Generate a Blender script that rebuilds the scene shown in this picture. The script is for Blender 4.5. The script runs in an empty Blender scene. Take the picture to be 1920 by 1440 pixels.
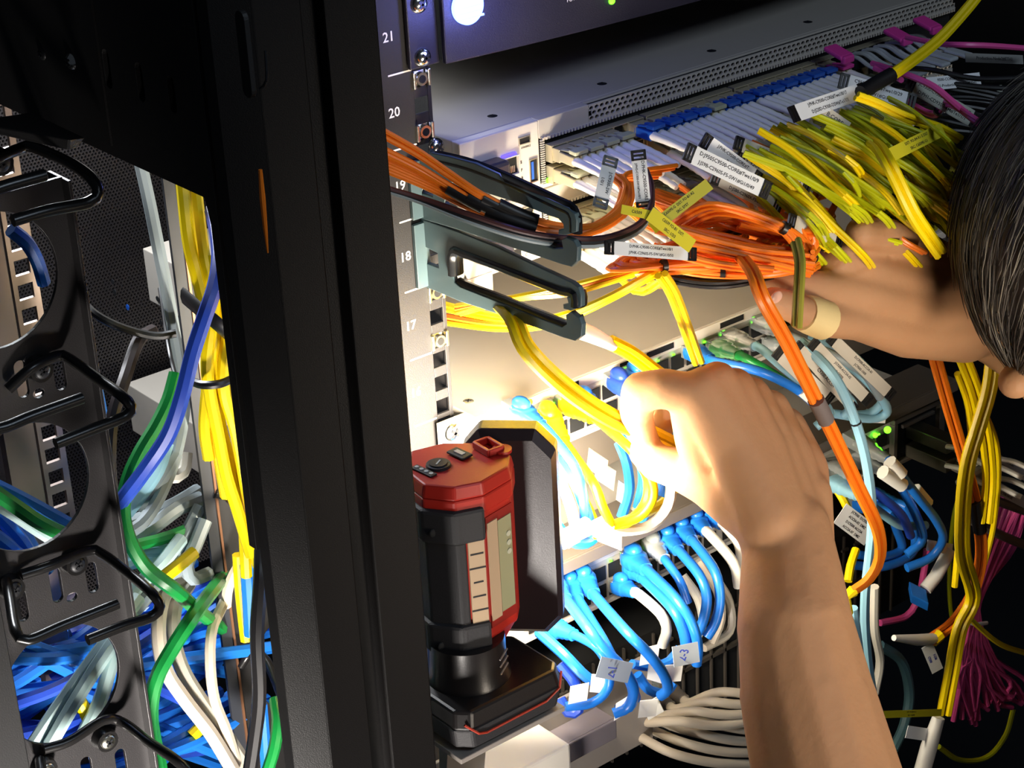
import bpy, math, random
from mathutils import Vector, Matrix
random.seed(7)
S = bpy.context.scene
COL = S.collection
# ---------------------------------------------------------------- camera
# units below are millimetres; x along the rack front, y into the rack, z up from the boundary of units 17 and 18
K = 0.001
ZOFF = 815.0
CR = ((0.7738197, -0.63146645, -0.04952975), (-0.30560261, -0.30371303, -0.90242198), (0.55480638, 0.71344833, -0.42799693))
CP = Vector((-672.43, -935.09, 474.83))
FPX = 3880.5
def W(x, y, z): return Vector((x * K, y * K, (z + ZOFF) * K))
cam_data = bpy.data.cameras.new('camera')
cam_data.sensor_width = 36.0
cam_data.lens = FPX / 1920 * 36.0
cam_data.clip_start = 0.02
cam_data.clip_end = 30
cam = bpy.data.objects.new('camera', cam_data)
COL.objects.link(cam)
r_, d_, f_ = CR
cam.matrix_world = Matrix(((r_[0], -d_[0], -f_[0], CP.x * K), (r_[1], -d_[1], -f_[1], CP.y * K), (r_[2], -d_[2], -f_[2], (CP.z + ZOFF) * K), (0, 0, 0, 1)))
S.camera = cam
# ---------------------------------------------------------------- world, lights, exposure
S.view_settings.view_transform = 'Standard'
S.view_settings.look = 'None'
S.view_settings.exposure = 0.0
S.view_settings.gamma = 1.0
S.view_settings.use_curve_mapping = False
w = bpy.data.worlds.new('world'); S.world = w; w.use_nodes = True
w.node_tree.nodes['Background'].inputs[0].default_value = (0.55, 0.65, 0.8, 1)
w.node_tree.nodes['Background'].inputs[1].default_value = 0.03
def area(name, loc, target, size, power, color, size_y=None, spread=180):
    l = bpy.data.lights.new(name, 'AREA'); l.energy = power; l.color = color
    l.shape = 'RECTANGLE'; l.size = size; l.size_y = size_y or size; l.spread = math.radians(spread)
    o = bpy.data.objects.new(name, l); COL.objects.link(o); o.location = loc
    o.rotation_euler = (Vector(target) - Vector(loc)).to_track_quat('-Z', 'Y').to_euler()
    return o
area('ceiling_light', W(150, -1350, 1050), W(0, 0, 0), 0.7, 6.5, (0.70, 0.84, 1.0), 0.3)
area('low_work_lamp', W(-430, -360, -480), W(-235, -20, -290), 0.08, 2.0, (1.0, 0.93, 0.86), spread=80)
area('aisle_lamp', W(20, -900, -220), W(240, -150, -40), 0.2, 1.1, (1.0, 0.86, 0.7), spread=70)
area('rack_fill_light', W(-120, 430, 230), W(-180, 130, -220), 0.16, 5.5, (0.92, 0.96, 1.0))  # unseen fill added inside the rack to brighten the left cables
# ---------------------------------------------------------------- helpers
def ray(u, v):
    a = (u - 960) / FPX; b = (v - 720) / FPX
    return Vector([CR[0][i] * a + CR[1][i] * b + CR[2][i] for i in range(3)])
def at(u, v, y): d = ray(u, v); return CP + d * ((y - CP.y) / d.y)
def atx(u, v, x): d = ray(u, v); return CP + d * ((x - CP.x) / d.x)
def atz(u, v, z): d = ray(u, v); return CP + d * ((z - CP.z) / d.z)
ORG = {}
XF = None   # rigid placement used while one assembly is built
def tag(o, label=None, cat=None, group=None, kind=None):
    if label: o['label'] = label
    if cat: o['category'] = cat
    if group: o['group'] = group
    if kind: o['kind'] = kind
    return o
def thing(name, label, cat, loc, group=None):
    o = bpy.data.objects.new(name, None); COL.objects.link(o); o.empty_display_size = 0.01
    loc = Vector(loc)
    if XF: loc = XF(loc)
    o.location = W(*loc); ORG[o.name] = loc
    return tag(o, label, cat, group)
class M:
    def __init__(s): s.v = []; s.f = []
    def add(s, vs, fs):
        n = len(s.v); s.v += [Vector(p) for p in vs]; s.f += [tuple(i + n for i in f) for f in fs]; return s
    def hexa(s, p):  # 8 corners: bottom 4 ccw, top 4
        return s.add(p, [(3, 2, 1, 0), (4, 5, 6, 7), (0, 1, 5, 4), (1, 2, 6, 5), (2, 3, 7, 6), (3, 0, 4, 7)])
    def box(s, x0, x1, y0, y1, z0, z1):
        return s.hexa([(x0, y0, z0), (x1, y0, z0), (x1, y1, z0), (x0, y1, z0), (x0, y0, z1), (x1, y0, z1), (x1, y1, z1), (x0, y1, z1)])
    def obox(s, c, a, b, n):  # centre and three half axes
        c = Vector(c); a = Vector(a); b = Vector(b); n = Vector(n)
        if a.cross(b).dot(n) < 0: b = -b
        return s.hexa([c - a - b - n, c + a - b - n, c + a + b - n, c - a + b - n, c - a - b + n, c + a - b + n, c + a + b + n, c - a + b + n])
    def tube(s, pts, rad, n=8, closed_ends=True, flat=None):
        pts = [Vector(p) for p in pts]; m = len(pts)
        if m < 2: return s
        rs = rad if isinstance(rad, (list, tuple)) else [rad] * m
        t0 = (pts[1] - pts[0]).normalized()
        ref = Vector((0, 0, 1)) if abs(t0.z) < 0.9 else Vector((1, 0, 0))
        nx = t0.cross(ref).normalized(); base = len(s.v)
        prev = t0
        for i, p in enumerate(pts):
            t = (pts[min(i + 1, m - 1)] - pts[max(i - 1, 0)])
            t = t.normalized() if t.length > 1e-9 else prev
            ax = prev.cross(t)
            if ax.length > 1e-6: nx = Matrix.Rotation(prev.angle(t), 3, ax.normalized()) @ nx
            nx = (nx - t * nx.dot(t)).normalized(); ny = t.cross(nx); prev = t
            fl = flat or 1.0
            for k in range(n):
                a = 2 * math.pi * k / n
                s.v.append(p + (nx * math.cos(a) + ny * math.sin(a) * fl) * rs[i])
        for i in range(m - 1):
            for k in range(n):
                a = base + i * n + k; b = base + i * n + (k + 1) % n
                s.f.append((a, b, b + n, a + n))
        if closed_ends:
            s.f.append(tuple(base + k for k in reversed(range(n)))); s.f.append(tuple(base + (m - 1) * n + k for k in range(n)))
        return s
    def cyl(s, a, b, r, n=20, r2=None): return s.tube([a, b], [r, r if r2 is None else r2], n)
    def ball(s, c, rx, ry=None, rz=None, n=12, rot=None):
        c = Vector(c); ry = ry or rx; rz = rz or rx; base = len(s.v)
        for i in range(1, n):
            th = math.pi * i / n
            for k in range(2 * n):
                ph = math.pi * k / n
                p = Vector((rx * math.sin(th) * math.cos(ph), ry * math.sin(th) * math.sin(ph), rz * math.cos(th)))
                s.v.append(c + (rot @ p if rot else p))
        q = 2 * n
        for i in range(n - 2):
            for k in range(q):
                a = base + i * q + k; b = base + i * q + (k + 1) % q
                s.f.append((a, a + q, b + q, b))
        t = Vector((0, 0, rz)); t = rot @ t if rot else t
        s.v += [c + t, c - t]; T = len(s.v) - 2
        for k in range(q):
            s.f.append((T, base + k, base + (k + 1) % q)); s.f.append((T + 1, base + (n - 2) * q + (k + 1) % q, base + (n - 2) * q + k))
        return s
    def prism(s, bottom, top):
        n = len(bottom); base = len(s.v); s.v += [Vector(p) for p in bottom] + [Vector(p) for p in top]
        s.f.append(tuple(base + i for i in reversed(range(n)))); s.f.append(tuple(base + n + i for i in range(n)))
        for i in range(n): j = (i + 1) % n; s.f.append((base + i, base + j, base + n + j, base + n + i))
        return s
    def build(s, name, mat, parent=None, smooth=False, bevel=0, sub=0):
        if XF: s.v = [XF(p) for p in s.v]
        org = ORG[parent.name] if parent else (sum(s.v, Vector()) / max(1, len(s.v)))
        me = bpy.data.meshes.new(name)
        me.from_pydata([(p - org) * K for p in s.v], [], s.f); me.update()
        if mat: me.materials.append(mat)
        o = bpy.data.objects.new(name, me); COL.objects.link(o); ORG[o.name] = org
        if parent: o.parent = parent
        else: o.location = W(*org)
        if smooth:
            for p in me.polygons: p.use_smooth = True
            if smooth == 'auto': me.set_sharp_from_angle(angle=math.radians(40))
        if bevel:
            b = o.modifiers.new('bevel', 'BEVEL'); b.width = bevel * K; b.segments = 2; b.limit_method = 'ANGLE'; b.harden_normals = False
        if sub:
            b = o.modifiers.new('sub', 'SUBSURF'); b.levels = sub; b.render_levels = sub
        return o
def crom(P, step=6):
    P = [Vector(p) for p in P]
    if len(P) < 3: return [P[0].lerp(P[-1], i / 4) for i in range(5)]
    Q = [P[0] * 2 - P[1]] + P + [P[-1] * 2 - P[-2]]; out = []
    for i in range(1, len(Q) - 2):
        a, b, c, d = Q[i - 1:i + 3]
        n = max(2, min(14, int((c - b).length / step) + 1))
        for k in range(n):
            t = k / n
            out.append(0.5 * ((2 * b) + (c - a) * t + (2 * a - 5 * b + 4 * c - d) * t * t + (3 * b - a - 3 * c + d) * t ** 3))
    out.append(P[-1]); return out
def pt(p):  # (u, v, y) read off the photo at depth y, or ('w', x, y, z)
    return Vector(p[1:]) if p[0] == 'w' else at(*p)
def plate2d(name, outline, holes, thick, origin, ex, ey, mat, parent=None, bevel=0.0, smooth=False):
    """flat sheet with real holes; outline/holes are lists of (a, b) in mm along ex, ey from origin"""
    cu = bpy.data.curves.new(name, 'CURVE'); cu.dimensions = '2D'; cu.fill_mode = 'BOTH'
    cu.extrude = thick / 2; cu.bevel_depth = bevel; cu.resolution_u = 1
    for loop in [outline] + holes:
        sp = cu.splines.new('POLY'); sp.points.add(len(loop) - 1)
        for i, (a, b) in enumerate(loop): sp.points[i].co = (a, b, 0, 1)
        sp.use_cyclic_u = True
    tmp = bpy.data.objects.new('tmp', cu)
    me = bpy.data.meshes.new_from_object(tmp); bpy.data.objects.remove(tmp); bpy.data.curves.remove(cu)
    org = ORG[parent.name] if parent else Vector(origin)
    ex = Vector(ex); ey = Vector(ey); ez = ex.cross(ey)
    for v in me.vertices:
        c = v.co; v.co = (Vector(origin) + ex * c.x + ey * c.y + ez * c.z - org) * K
    me.materials.clear(); me.materials.append(mat); me.name = name
    if smooth:
        for p in me.polygons: p.use_smooth = True
        me.set_sharp_from_angle(angle=math.radians(35))
    else:
        for p in me.polygons: p.use_smooth = False
    o = bpy.data.objects.new(name, me); COL.objects.link(o); ORG[o.name] = org
    if parent: o.parent = parent
    else: o.location = W(*org)
    return o
def text(name, s, origin, ex, ey, size, mat, parent, centre=False, ext=0.04):
    cu = bpy.data.curves.new(name, 'FONT'); cu.body = s; cu.size = size; cu.extrude = ext; cu.resolution_u = 2; cu.offset = size * 0.012
    cu.align_x = 'CENTER' if centre else 'LEFT'; cu.align_y = 'CENTER' if centre else 'BOTTOM_BASELINE'
    tmp = bpy.data.objects.new('tmp', cu); me = bpy.data.meshes.new_from_object(tmp)
    bpy.data.objects.remove(tmp); bpy.data.curves.remove(cu)
    ex = Vector(ex).normalized(); ey = Vector(ey).normalized(); ez = ex.cross(ey); org = ORG[parent.name]
    for v in me.vertices:
        c = v.co; v.co = (Vector(origin) + ex * c.x + ey * c.y + ez * c.z - org) * K
    me.materials.clear(); me.materials.append(mat); me.name = name
    o = bpy.data.objects.new(name, me); COL.objects.link(o); o.parent = parent; ORG[o.name] = org
    return o
def ellipse(cx, cy, rx, ry, n=40): return [(cx + rx * math.cos(2 * math.pi * i / n), cy + ry * math.sin(2 * math.pi * i / n)) for i in range(n)]
def slot(cx, z0, z1, r, n=8, lean=0):
    out = []
    for i in range(n + 1): a = math.pi * i / n; out.append((cx + r * math.cos(a), z1 - r + r * math.sin(a)))
    for i in range(n + 1): a = math.pi + math.pi * i / n; out.append((cx + r * math.cos(a), z0 + r + r * math.sin(a)))
    return out
# ---------------------------------------------------------------- materials
def lin(c):
    if isinstance(c, str): c = [int(c[i:i + 2], 16) / 255 for i in (0, 2, 4)]
    return tuple(x / 12.92 if x <= 0.04045 else ((x + 0.055) / 1.055) ** 2.4 for x in c)
MATS = {}
def mat(name, col, rough=0.5, metal=0.0, spec=0.5, bump=0.0, bscale=400, var=0.0, vscale=60, trans=0.0, emit=None, estr=0, sss=0, coat=0):
    if name in MATS: return MATS[name]
    m = bpy.data.materials.new(name); m.use_nodes = True; N = m.node_tree.nodes; L = m.node_tree.links
    b = N['Principled BSDF']; c = lin(col) + (1,)
    b.inputs['Base Color'].default_value = c; b.inputs['Roughness'].default_value = rough; b.inputs['Metallic'].default_value = metal
    b.inputs['Specular IOR Level'].default_value = spec
    if trans: b.inputs['Transmission Weight'].default_value = trans
    if coat: b.inputs['Coat Weight'].default_value = coat; b.inputs['Coat Roughness'].default_value = 0.15
    if sss:
        b.inputs['Subsurface Weight'].default_value = sss; b.inputs['Subsurface Scale'].default_value = 0.006
        b.inputs['Subsurface Radius'].default_value = (1, 0.35, 0.2)
    if emit: b.inputs['Emission Color'].default_value = lin(emit) + (1,); b.inputs['Emission Strength'].default_value = estr
    tc = N.new('ShaderNodeTexCoord')
    if bump:
        n = N.new('ShaderNodeTexNoise'); n.inputs['Scale'].default_value = bscale; n.inputs['Detail'].default_value = 3
        L.new(tc.outputs['Object'], n.inputs['Vector'])
        bp = N.new('ShaderNodeBump'); bp.inputs['Strength'].default_value = bump; bp.inputs['Distance'].default_value = 0.0005
        L.new(n.outputs['Fac'], bp.inputs['Height']); L.new(bp.outputs['Normal'], b.inputs['Normal'])
    if var:
        n = N.new('ShaderNodeTexNoise'); n.inputs['Scale'].default_value = vscale; n.inputs['Detail'].default_value = 4
        L.new(tc.outputs['Object'], n.inputs['Vector'])
        mx = N.new('ShaderNodeMix'); mx.data_type = 'RGBA'; mx.inputs[6].default_value = tuple(x * (1 - var) for x in c[:3]) + (1,)
        mx.inputs[7].default_value = tuple(min(1, x * (1 + var)) for x in c[:3]) + (1,)
        L.new(n.outputs['Fac'], mx.inputs[0]); L.new(mx.outputs[2], b.inputs['Base Color'])
    MATS[name] = m; return m
black_paint = mat('black powder coat', '2c2a2b', 0.42, bump=0.25, bscale=1500)
post_paint = mat('post black paint', '121010', 0.45, spec=0.35, bump=0.25, bscale=1800)
rail_paint = mat('rail grey-black paint', '1f1c1d', 0.6, bump=0.25, bscale=1500, var=0.06)
side_paint = mat('side panel paint', '141314', 0.6, bump=0.2, bscale=1500)
wire_black = mat('wire black coating', '1b1a1a', 0.28)
gloss_black = mat('gloss black plastic', '16181c', 0.22)
guide_sheen = mat('guide plastic with painted sheen', '4c5f65', 0.38, bump=0.1)  # black plastic; its reflected blue-grey light is put into the base colour
white_print = mat('white print', 'f2eee8', 0.6)
black_print = mat('black print', '15151a', 0.6)
blue_print = mat('blue pen', '2b3fa0', 0.6)
zinc = mat('zinc', 'd9d6c8', 0.28, 1.0, bump=0.2, bscale=600)
chrome = mat('chrome screw', 'dcdcd8', 0.18, 1.0)
lid_grey = mat('switch lid paint', 'b3aca2', 0.42, bump=0.06, bscale=2500, var=0.03)
face_grey = mat('switch face', 'cfc8bc', 0.45, var=0.04)
dark_inside = mat('dark inside', '0b0b0c', 0.8)
ups_paint = mat('ups bezel', '252331', 0.4, bump=0.3, bscale=1800)
dark_metal = mat('dark metal', '2a2b2e', 0.45, 0.4)
tray_grey = mat('tray grey', '8d857e', 0.45, var=0.05)
red_pl = mat('red plastic', 'b2271c', 0.42, bump=0.1, bscale=900)
rubber = mat('black rubber', '222124', 0.62, bump=0.35, bscale=900)
foot_pl = mat('black satin plastic', '1d1a1a', 0.3, bump=0.1, bscale=900)
screen_m = mat('lcd', '9a9a78', 0.12, coat=0.5)
panel_m = mat('lamp back', '2a2022', 0.35, bump=0.15, bscale=1500)
lens_em = mat('lamp lens', 'ffffff', 0.4, emit='fff3dc', estr=16)
blue_led = mat('blue lit button', '2a40ff', 0.3, emit='5a78ff', estr=9)
white_led = mat('bright lit button', 'ffffff', 0.3, emit='cfe4ff', estr=14)
green_led = mat('green led', '30ff20', 0.3, emit='5cff1c', estr=5)
label_w = mat('white label', 'eceef0', 0.5)
label_y = mat('yellow label', 'cfc425', 0.45)
label_clear = mat('clear label sleeve', 'c9c3b5', 0.3)
OR = mat('orange jacket', 'f27c18', 0.4); YE = mat('yellow jacket', 'f6d800', 0.4); YG = mat('yellow-green jacket', 'c6cc10', 0.4)
BL = mat('blue jacket', '1f74d8', 0.36); LB = mat('light blue jacket', '8fc0d4', 0.4); DB = mat('deep blue jacket', '2448b8', 0.4)
GR = mat('green jacket', '138a3c', 0.36); WH = mat('white jacket', 'dcd8cc', 0.42); GY = mat('grey jacket', '8f9ca2', 0.42)
CR_ = mat('cream jacket', 'd2c6b2', 0.42); PK = mat('pink jacket', 'ee5aa4', 0.4); BK = mat('black jacket', '1b1a1c', 0.38)
PG = mat('pale green-blue jacket', 'bcd9d8', 0.4); BR = mat('maroon jacket', '4a2c2c', 0.4)
boot_w = mat('white boot', 'e9e7e2', 0.38); clip_b = mat('blue clip', '1c55b4', 0.35); clip_g = mat('grey-green clip', 'a9ab92', 0.4)
clip_p = mat('pink clip', 'd8409a', 0.4); pull_grey = mat('grey pull tab', 'a9aeb3', 0.4)
clear_pl = mat('clear plug', 'c8cfd0', 0.15, trans=0.6); cream_pl = mat('transceiver metal', 'c9c0a4', 0.3, 0.6)
tie_black = mat('black tie', '141315', 0.4)
skin = mat('skin', 'b08460', 0.6, spec=0.25, bump=0.5, bscale=260, var=0.10, vscale=25, sss=0.12)
nail_m = mat('nail', 'dcae98', 0.3); bandage = mat('bandage', 'd8bf86', 0.7, bump=0.3, bscale=900)
hair_m = mat('hair', '4c4741', 0.5, var=0.35, vscale=40); hair_g = mat('grey hair', '80796b', 0.5)
shirt_m = mat('dark shirt', '1a1b20', 0.85, bump=0.4, bscale=700)
floor_m = mat('dark floor tile', '26272a', 0.4, var=0.1, vscale=4); wall_m = mat('dark wall', '17181a', 0.8, var=0.1, vscale=3)
def mesh_perforated():
    m = bpy.data.materials.new('perforated steel'); m.use_nodes = True; N = m.node_tree.nodes; L = m.node_tree.links
    b = N['Principled BSDF']; b.inputs['Base Color'].default_value = (0.05, 0.045, 0.048, 1); b.inputs['Roughness'].default_value = 0.4
    tc = N.new('ShaderNodeTexCoord'); sep = N.new('ShaderNodeSeparateXYZ'); L.new(tc.outputs['Object'], sep.inputs[0])
    def mth(op, a, b_=None):
        n = N.new('ShaderNodeMath'); n.operation = op
        for i, q in enumerate((a, b_)):
            if q is None: continue
            if isinstance(q, (int, float)): n.inputs[i].default_value = q
            else: L.new(q, n.inputs[i])
        return n.outputs[0]
    def dots(off):
        x = mth('ADD', mth('MULTIPLY', sep.outputs['X'], 330.0), off); z = mth('ADD', mth('MULTIPLY', sep.outputs['Z'], 190.0), off)
        fx = mth('SUBTRACT', mth('FRACT', x), 0.5); fz = mth('MULTIPLY', mth('SUBTRACT', mth('FRACT', z), 0.5), 1.7)
        return mth('LESS_THAN', mth('ADD', mth('MULTIPLY', fx, fx), mth('MULTIPLY', fz, fz)), 0.13)
    h = mth('MAXIMUM', dots(0.0), dots(0.5))
    tr = N.new('ShaderNodeBsdfTransparent'); mix = N.new('ShaderNodeMixShader')
    L.new(h, mix.inputs[0]); L.new(b.outputs[0], mix.inputs[1]); L.new(tr.outputs[0], mix.inputs[2])
    L.new(mix.outputs[0], N['Material Output'].inputs[0]); return m
perf_m = mesh_perforated()
X = Vector((1, 0, 0)); Y = Vector((0, 1, 0)); Z = Vector((0, 0, 1))
U = 44.45
# ---------------------------------------------------------------- setting
o = M().box(-1600, 1800, -2200, 1800, -ZOFF - 20, -ZOFF).build('floor', floor_m); tag(o, kind='structure')
o = M().box(-1600, 1800, 1800, 1840, -ZOFF, 1800).build('wall_back', wall_m); tag(o, kind='structure')
o = M().box(1800, 1840, -2200, 1840, -ZOFF, 1800).build('wall_right', wall_m); tag(o, kind='structure')
# ================================================================ rack rail with square holes
rail = thing('mounting_rail', 'grey-black rack mounting rail with square holes and white printed unit numbers', 'rack rail', (0, 0, -560))
m = M()
ZT, ZB = 330, -560
m.box(-52, -4.75, 0, 2, ZB, ZT); m.box(4.75, 7.5, 0, 2, ZB, ZT)
zs = []
for u in range(5, 25):
    top = (u - 17) * U
    zs += [top - 6.35, top - 22.225, top - 38.1]
zs = sorted(z for z in zs if ZB + 6 < z < ZT - 6)
prev = ZB
for z in zs:
    m.box(-4.75, 4.75, 0, 2, prev, z - 4.75); prev = z + 4.75
m.box(-4.75, 4.75, 0, 2, prev, ZT)
m.build('face', rail_paint, rail, bevel=0.3)
M().box(5.8, 7.5, 2, 24, ZB, ZT).build('return_flange', rail_paint, rail)
M().box(-52, -50, 2, 60, ZB, ZT).build('side_flange', rail_paint, rail)
for u in range(9, 23):
    zc = (u - 17) * U - U / 2
    if u in (21, 20, 19, 18, 17, 16, 15, 11, 10, 9):
        text('unit_number', str(u), (-19.8, -0.15, zc), X, Z, 8.2, white_print, rail, centre=True)
    if u in (21, 20, 19, 18, 17, 16, 10):
        M().box(-22.2 - (2 if u == 20 else 0), -5.6, -0.2, 0.1, zc - U / 2 - 0.5, zc - U / 2 + 0.5).build('unit_line', white_print, rail)
def cage_nut(z):
    c = M()
    n = 16
    c.tube([(0, -2.4 + 1.2 * 0, z), (0, 5, z)], 3.9, 16)
    o = c.build('cage_nut', zinc, rail, smooth='auto')
    d = M(); d.box(-5.9, -4.0, -2.2, 0.4, z - 5.2, z + 4.8); d.box(4.2, 6.3, -2.6, 0.4, z - 4.8, z + 5.2); d.box(-5, 5, 1.2, 3, z - 4.6, z + 4.6)
    q = d.build('spring_clip', zinc, o, bevel=0.4) if False else None
    me = d
    org = ORG[rail.name]
    ORG[o.name] = org
    me.build('spring_clip', zinc, o, bevel=0.5)
    M().tube([(0, -2.7, z), (0, -2.2, z)], 2.4, 14).build('thread_hole', dark_inside, o)
for z in (3 * U - 6.35, 3 * U - 38.1, -6.35, -38.1): cage_nut(z)
def screw(parent, c, n, r=5.2, h=3.0, cross=True, m_=None, name='screw'):
    c = Vector(c); n = Vector(n).normalized()
    ref = Z if abs(n.z) < .9 else X
    a = n.cross(ref).normalized(); b = n.cross(a)
    s = M(); k = 6
    pts = [c + n * (h * math.sin(i / k * math.pi / 2)) for i in range(k + 1)]
    rr = [r * max(0.05, math.cos(i / k * math.pi / 2)) for i in range(k + 1)]
    s.tube([c - n * 0.5] + pts, [r] + rr, 20)
    o = s.build(name, m_ or chrome, parent, smooth='auto')
    if cross:
        s = M(); a2 = (a + b).normalized(); b2 = (a - b).normalized()
        s.obox(c + n * (h - 0.1), a2 * r * 0.52, b2 * r * 0.13, n * 0.35); s.obox(c + n * (h - 0.1), b2 * r * 0.52, a2 * r * 0.13, n * 0.35)
        s.build('cross_slot', dark_metal, o)
    return o
# ================================================================ front post
post = thing('rack_post', 'broad black powder-coated rack front post with a vertical groove', 'rack post', (-180, -170, -600))
PY = -170
m = M()
m.box(-210, -184, PY, PY + 4, -600, 400); m.box(-172, -143.5, PY, PY + 4, -600, 400); m.box(-186, -170, PY + 8, PY + 10, -600, 400)
m.box(-186, -184, PY + 2, PY + 10, -600, 400); m.box(-172, -170, PY + 2, PY + 10, -600, 400)
m.build('front_face', post_paint, post, bevel=1.2)
SX = -227.0
M().box(SX, SX + 3, PY + 8, PY + 18, -600, 400).build('side_flange', side_paint, post, bevel=0.8)
m = M(); m.hexa([(SX, PY + 8, -600), (-210, PY, -600), (-209, PY + 4, -600), (SX + 3, PY + 10, -600), (SX, PY + 8, 400), (-210, PY, 400), (-209, PY + 4, 400), (SX + 3, PY + 10, 400)])
m.build('corner_bend', post_paint, post)
# upper side plate runs from the post back into the rack
sp = thing('side_plate', 'large flat black side plate with long slots at top left', 'panel', (SX, 40, 152))
def sy(u, v): p = atx(u, v, SX); return (p.y, p.z)
out = [(-151, -30), (-151, 400), (460, 400), (460, 152.5), (-142, 152.5), (-145, 140), (-145, -30)]
holes = []
for (u, v0, v1) in ((200, 90, 165), (262, 115, 190), (322, 140, 212)):
    a, z1 = sy(u, v0); b, z0 = sy(u + 8, v1)
    holes.append(slot(a, z0, z1, 3.4))
a, z1 = sy(452, 20); b, z0 = sy(452, 175); holes.append(slot(a, z0, z1, 3.4))
plate2d('panel', out, holes, 2.0, (SX, 0, 0), Y, Z, side_paint, sp, bevel=0.3)
M().box(SX + 3, SX + 4, -150, 100, 160, 300).build('backing', dark_inside, sp)
a = sy(185, 60); M().box(SX - 2.4, SX - 1, a[0] - 1, a[0] + 1, 158, 400).build('fold_line', side_paint, sp)
screw(sp, atx(135, 115, SX - 1), (-1, 0, 0), 4.4, 2.8, name='screw')
screw(sp, atx(80, 100, SX - 1), (-1, 0, 0), 3.6, 1.8, name='screw', m_=dark_metal)
M().tube(crom([atx(498, 95, SX - 2), atx(500, 150, SX - 3), atx(488, 166, SX - 3)]), 0.7, 6).build('bent_edge', dark_metal, sp)
# ================================================================ cable managers with D-rings
def ring_plate(name, label, x0, x1, y, z0, z1, holes, ringlist, screws=True):
    t = thing(name, label, 'cable manager', ((x0 + x1) / 2, y, z0))
    plate2d('panel', [(x0, z0), (x1, z0), (x1, z1), (x0, z1)], holes, 2.0, (0, y, 0), X, Z, black_paint, t, bevel=0.3)
    M().box(x1 - 0.5, x1 + 1.5, y - 9, y + 14, z0, z1).build('edge_flange', black_paint, t, bevel=0.4)
    return t
hs = []
for zc in (-285, -160, -35, 84):
    e = []
    for i in range(48):
        a = 2 * math.pi * i / 48
        e.append((-276 + 36 * math.cos(a), zc + 37 * math.sin(a)))
    hs.append(e)
for zc in (-222, -97, 28):
    for dx in (-17, 4.5, 26): hs.append(slot(-274.5 + dx, zc - (15 if dx != 4.5 else 12), zc + (5 if dx != 4.5 else 10), 3.6))
    hs.append(ellipse(-262, zc - 12, 3.6, 3, 14))
pa = ring_plate('cable_manager', 'black vertical cable manager with large round holes and wire rings at left', -326, -230.5, 0, -420, 128, hs, None)
def wire(parent, pts, r, name='ring_bar', m_=wire_black): return M().tube(crom(pts, 4), r, 10).build(name, m_, parent, smooth='auto')
def dring(px, lit=False):
    # px: dict of traced points on the photo with depths
    o = wire(pa, [pt(p) for p in px['right']], 3.0)
    o2 = wire(pa, [pt(p) for p in px['left']], 3.0)
    for c in px['screws']:
        p = pt(c) ; p2 = Vector((p.x, -7, p.z))
        M().tube([Vector((p.x, -1, p.z)), Vector((p.x, -8, p.z))], [7.5, 6.5], 16).build('boss', wire_black, pa, smooth='auto')
        screw(pa, (p.x, -8, p.z), (0, -1, 0), 4.6, 1.8, m_=dark_metal if not lit else zinc)  # lit ring's screws swap to bright zinc, the light put into their colour
dring(dict(right=[(15, 730, -6), (60, 690, -8), (108, 668, -6), (128, 672, -10), (185, 712, -38), (228, 742, -60), (246, 762, -66), (236, 780, -66), (170, 806, -66), (104, 832, -66)],
           left=[(-40, 700, -6), (-50, 800, -60), (0, 803, -66), (60, 780, -66), (154, 746, -66)], screws=[(66, 687, 0)]))
dring(dict(right=[(40, 1078, -6), (90, 1062, -8), (165, 1033, -6), (190, 1038, -10), (245, 1078, -38), (285, 1112, -60), (300, 1136, -66), (285, 1156, -66), (230, 1174, -66), (164, 1200, -66)],
           left=[(12, 1090, -6), (20, 1130, -30), (30, 1185, -60), (52, 1200, -66), (120, 1172, -66), (220, 1132, -66)], screws=[(132, 1049, 0), (14, 1096, 0)]))
dring(dict(right=[(82, 1405, -6), (130, 1390, -8), (195, 1350, -6), (232, 1356, -10), (280, 1392, -38), (330, 1425, -60), (350, 1450, -66), (330, 1475, -66)],
           left=[(75, 1425, -6), (82, 1470, -30), (95, 1520, -60), (180, 1500, -66)], screws=[(190, 1380, 0), (76, 1433, 0)], lit=True) if False else
      dict(right=[(82, 1405, -6), (130, 1390, -8), (195, 1350, -6), (232, 1356, -10), (280, 1392, -38), (330, 1425, -60), (350, 1450, -66), (330, 1475, -66)],
           left=[(75, 1425, -6), (82, 1470, -30), (95, 1520, -60), (180, 1500, -66)], screws=[(190, 1380, 0), (76, 1433, 0)]), lit=True)
dring(dict(right=[(-60, 330, -6), (-10, 300, -8), (40, 278, -6), (62, 276, -10), (130, 305, -38), (172, 335, -60), (184, 362, -66), (165, 380, -66), (90, 395, -66), (24, 414, -66)],
           left=[(-120, 330, -6), (-100, 400, -60), (-60, 378, -66), (0, 352, -66), (84, 328, -66)], screws=[(-10, 300, 0)]))
# flat cap bracket on the topmost ring
m = M(); a, b, c, d = at(-60, 225, -20), at(60, 212, -20), at(160, 262, -60), at(150, 274, -60)
m.hexa([at(-60, 240, -10), at(52, 225, -12), at(146, 276, -58), at(128, 282, -60), at(-60, 228, -12), at(58, 210, -14), at(160, 258, -60), at(130, 262, -66)])
m.build('top_bracket', side_paint, pa, bevel=0.8)
# black strip nearer the camera at the extreme left
t = thing('frame_strip', 'black frame strip cut by the left edge of the photo below the wire rings', 'frame', (-345, -40, -420))
M().box(-380, -318.5, -40, -36, -420, -25).build('strip', side_paint, t, bevel=0.6)
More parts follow.
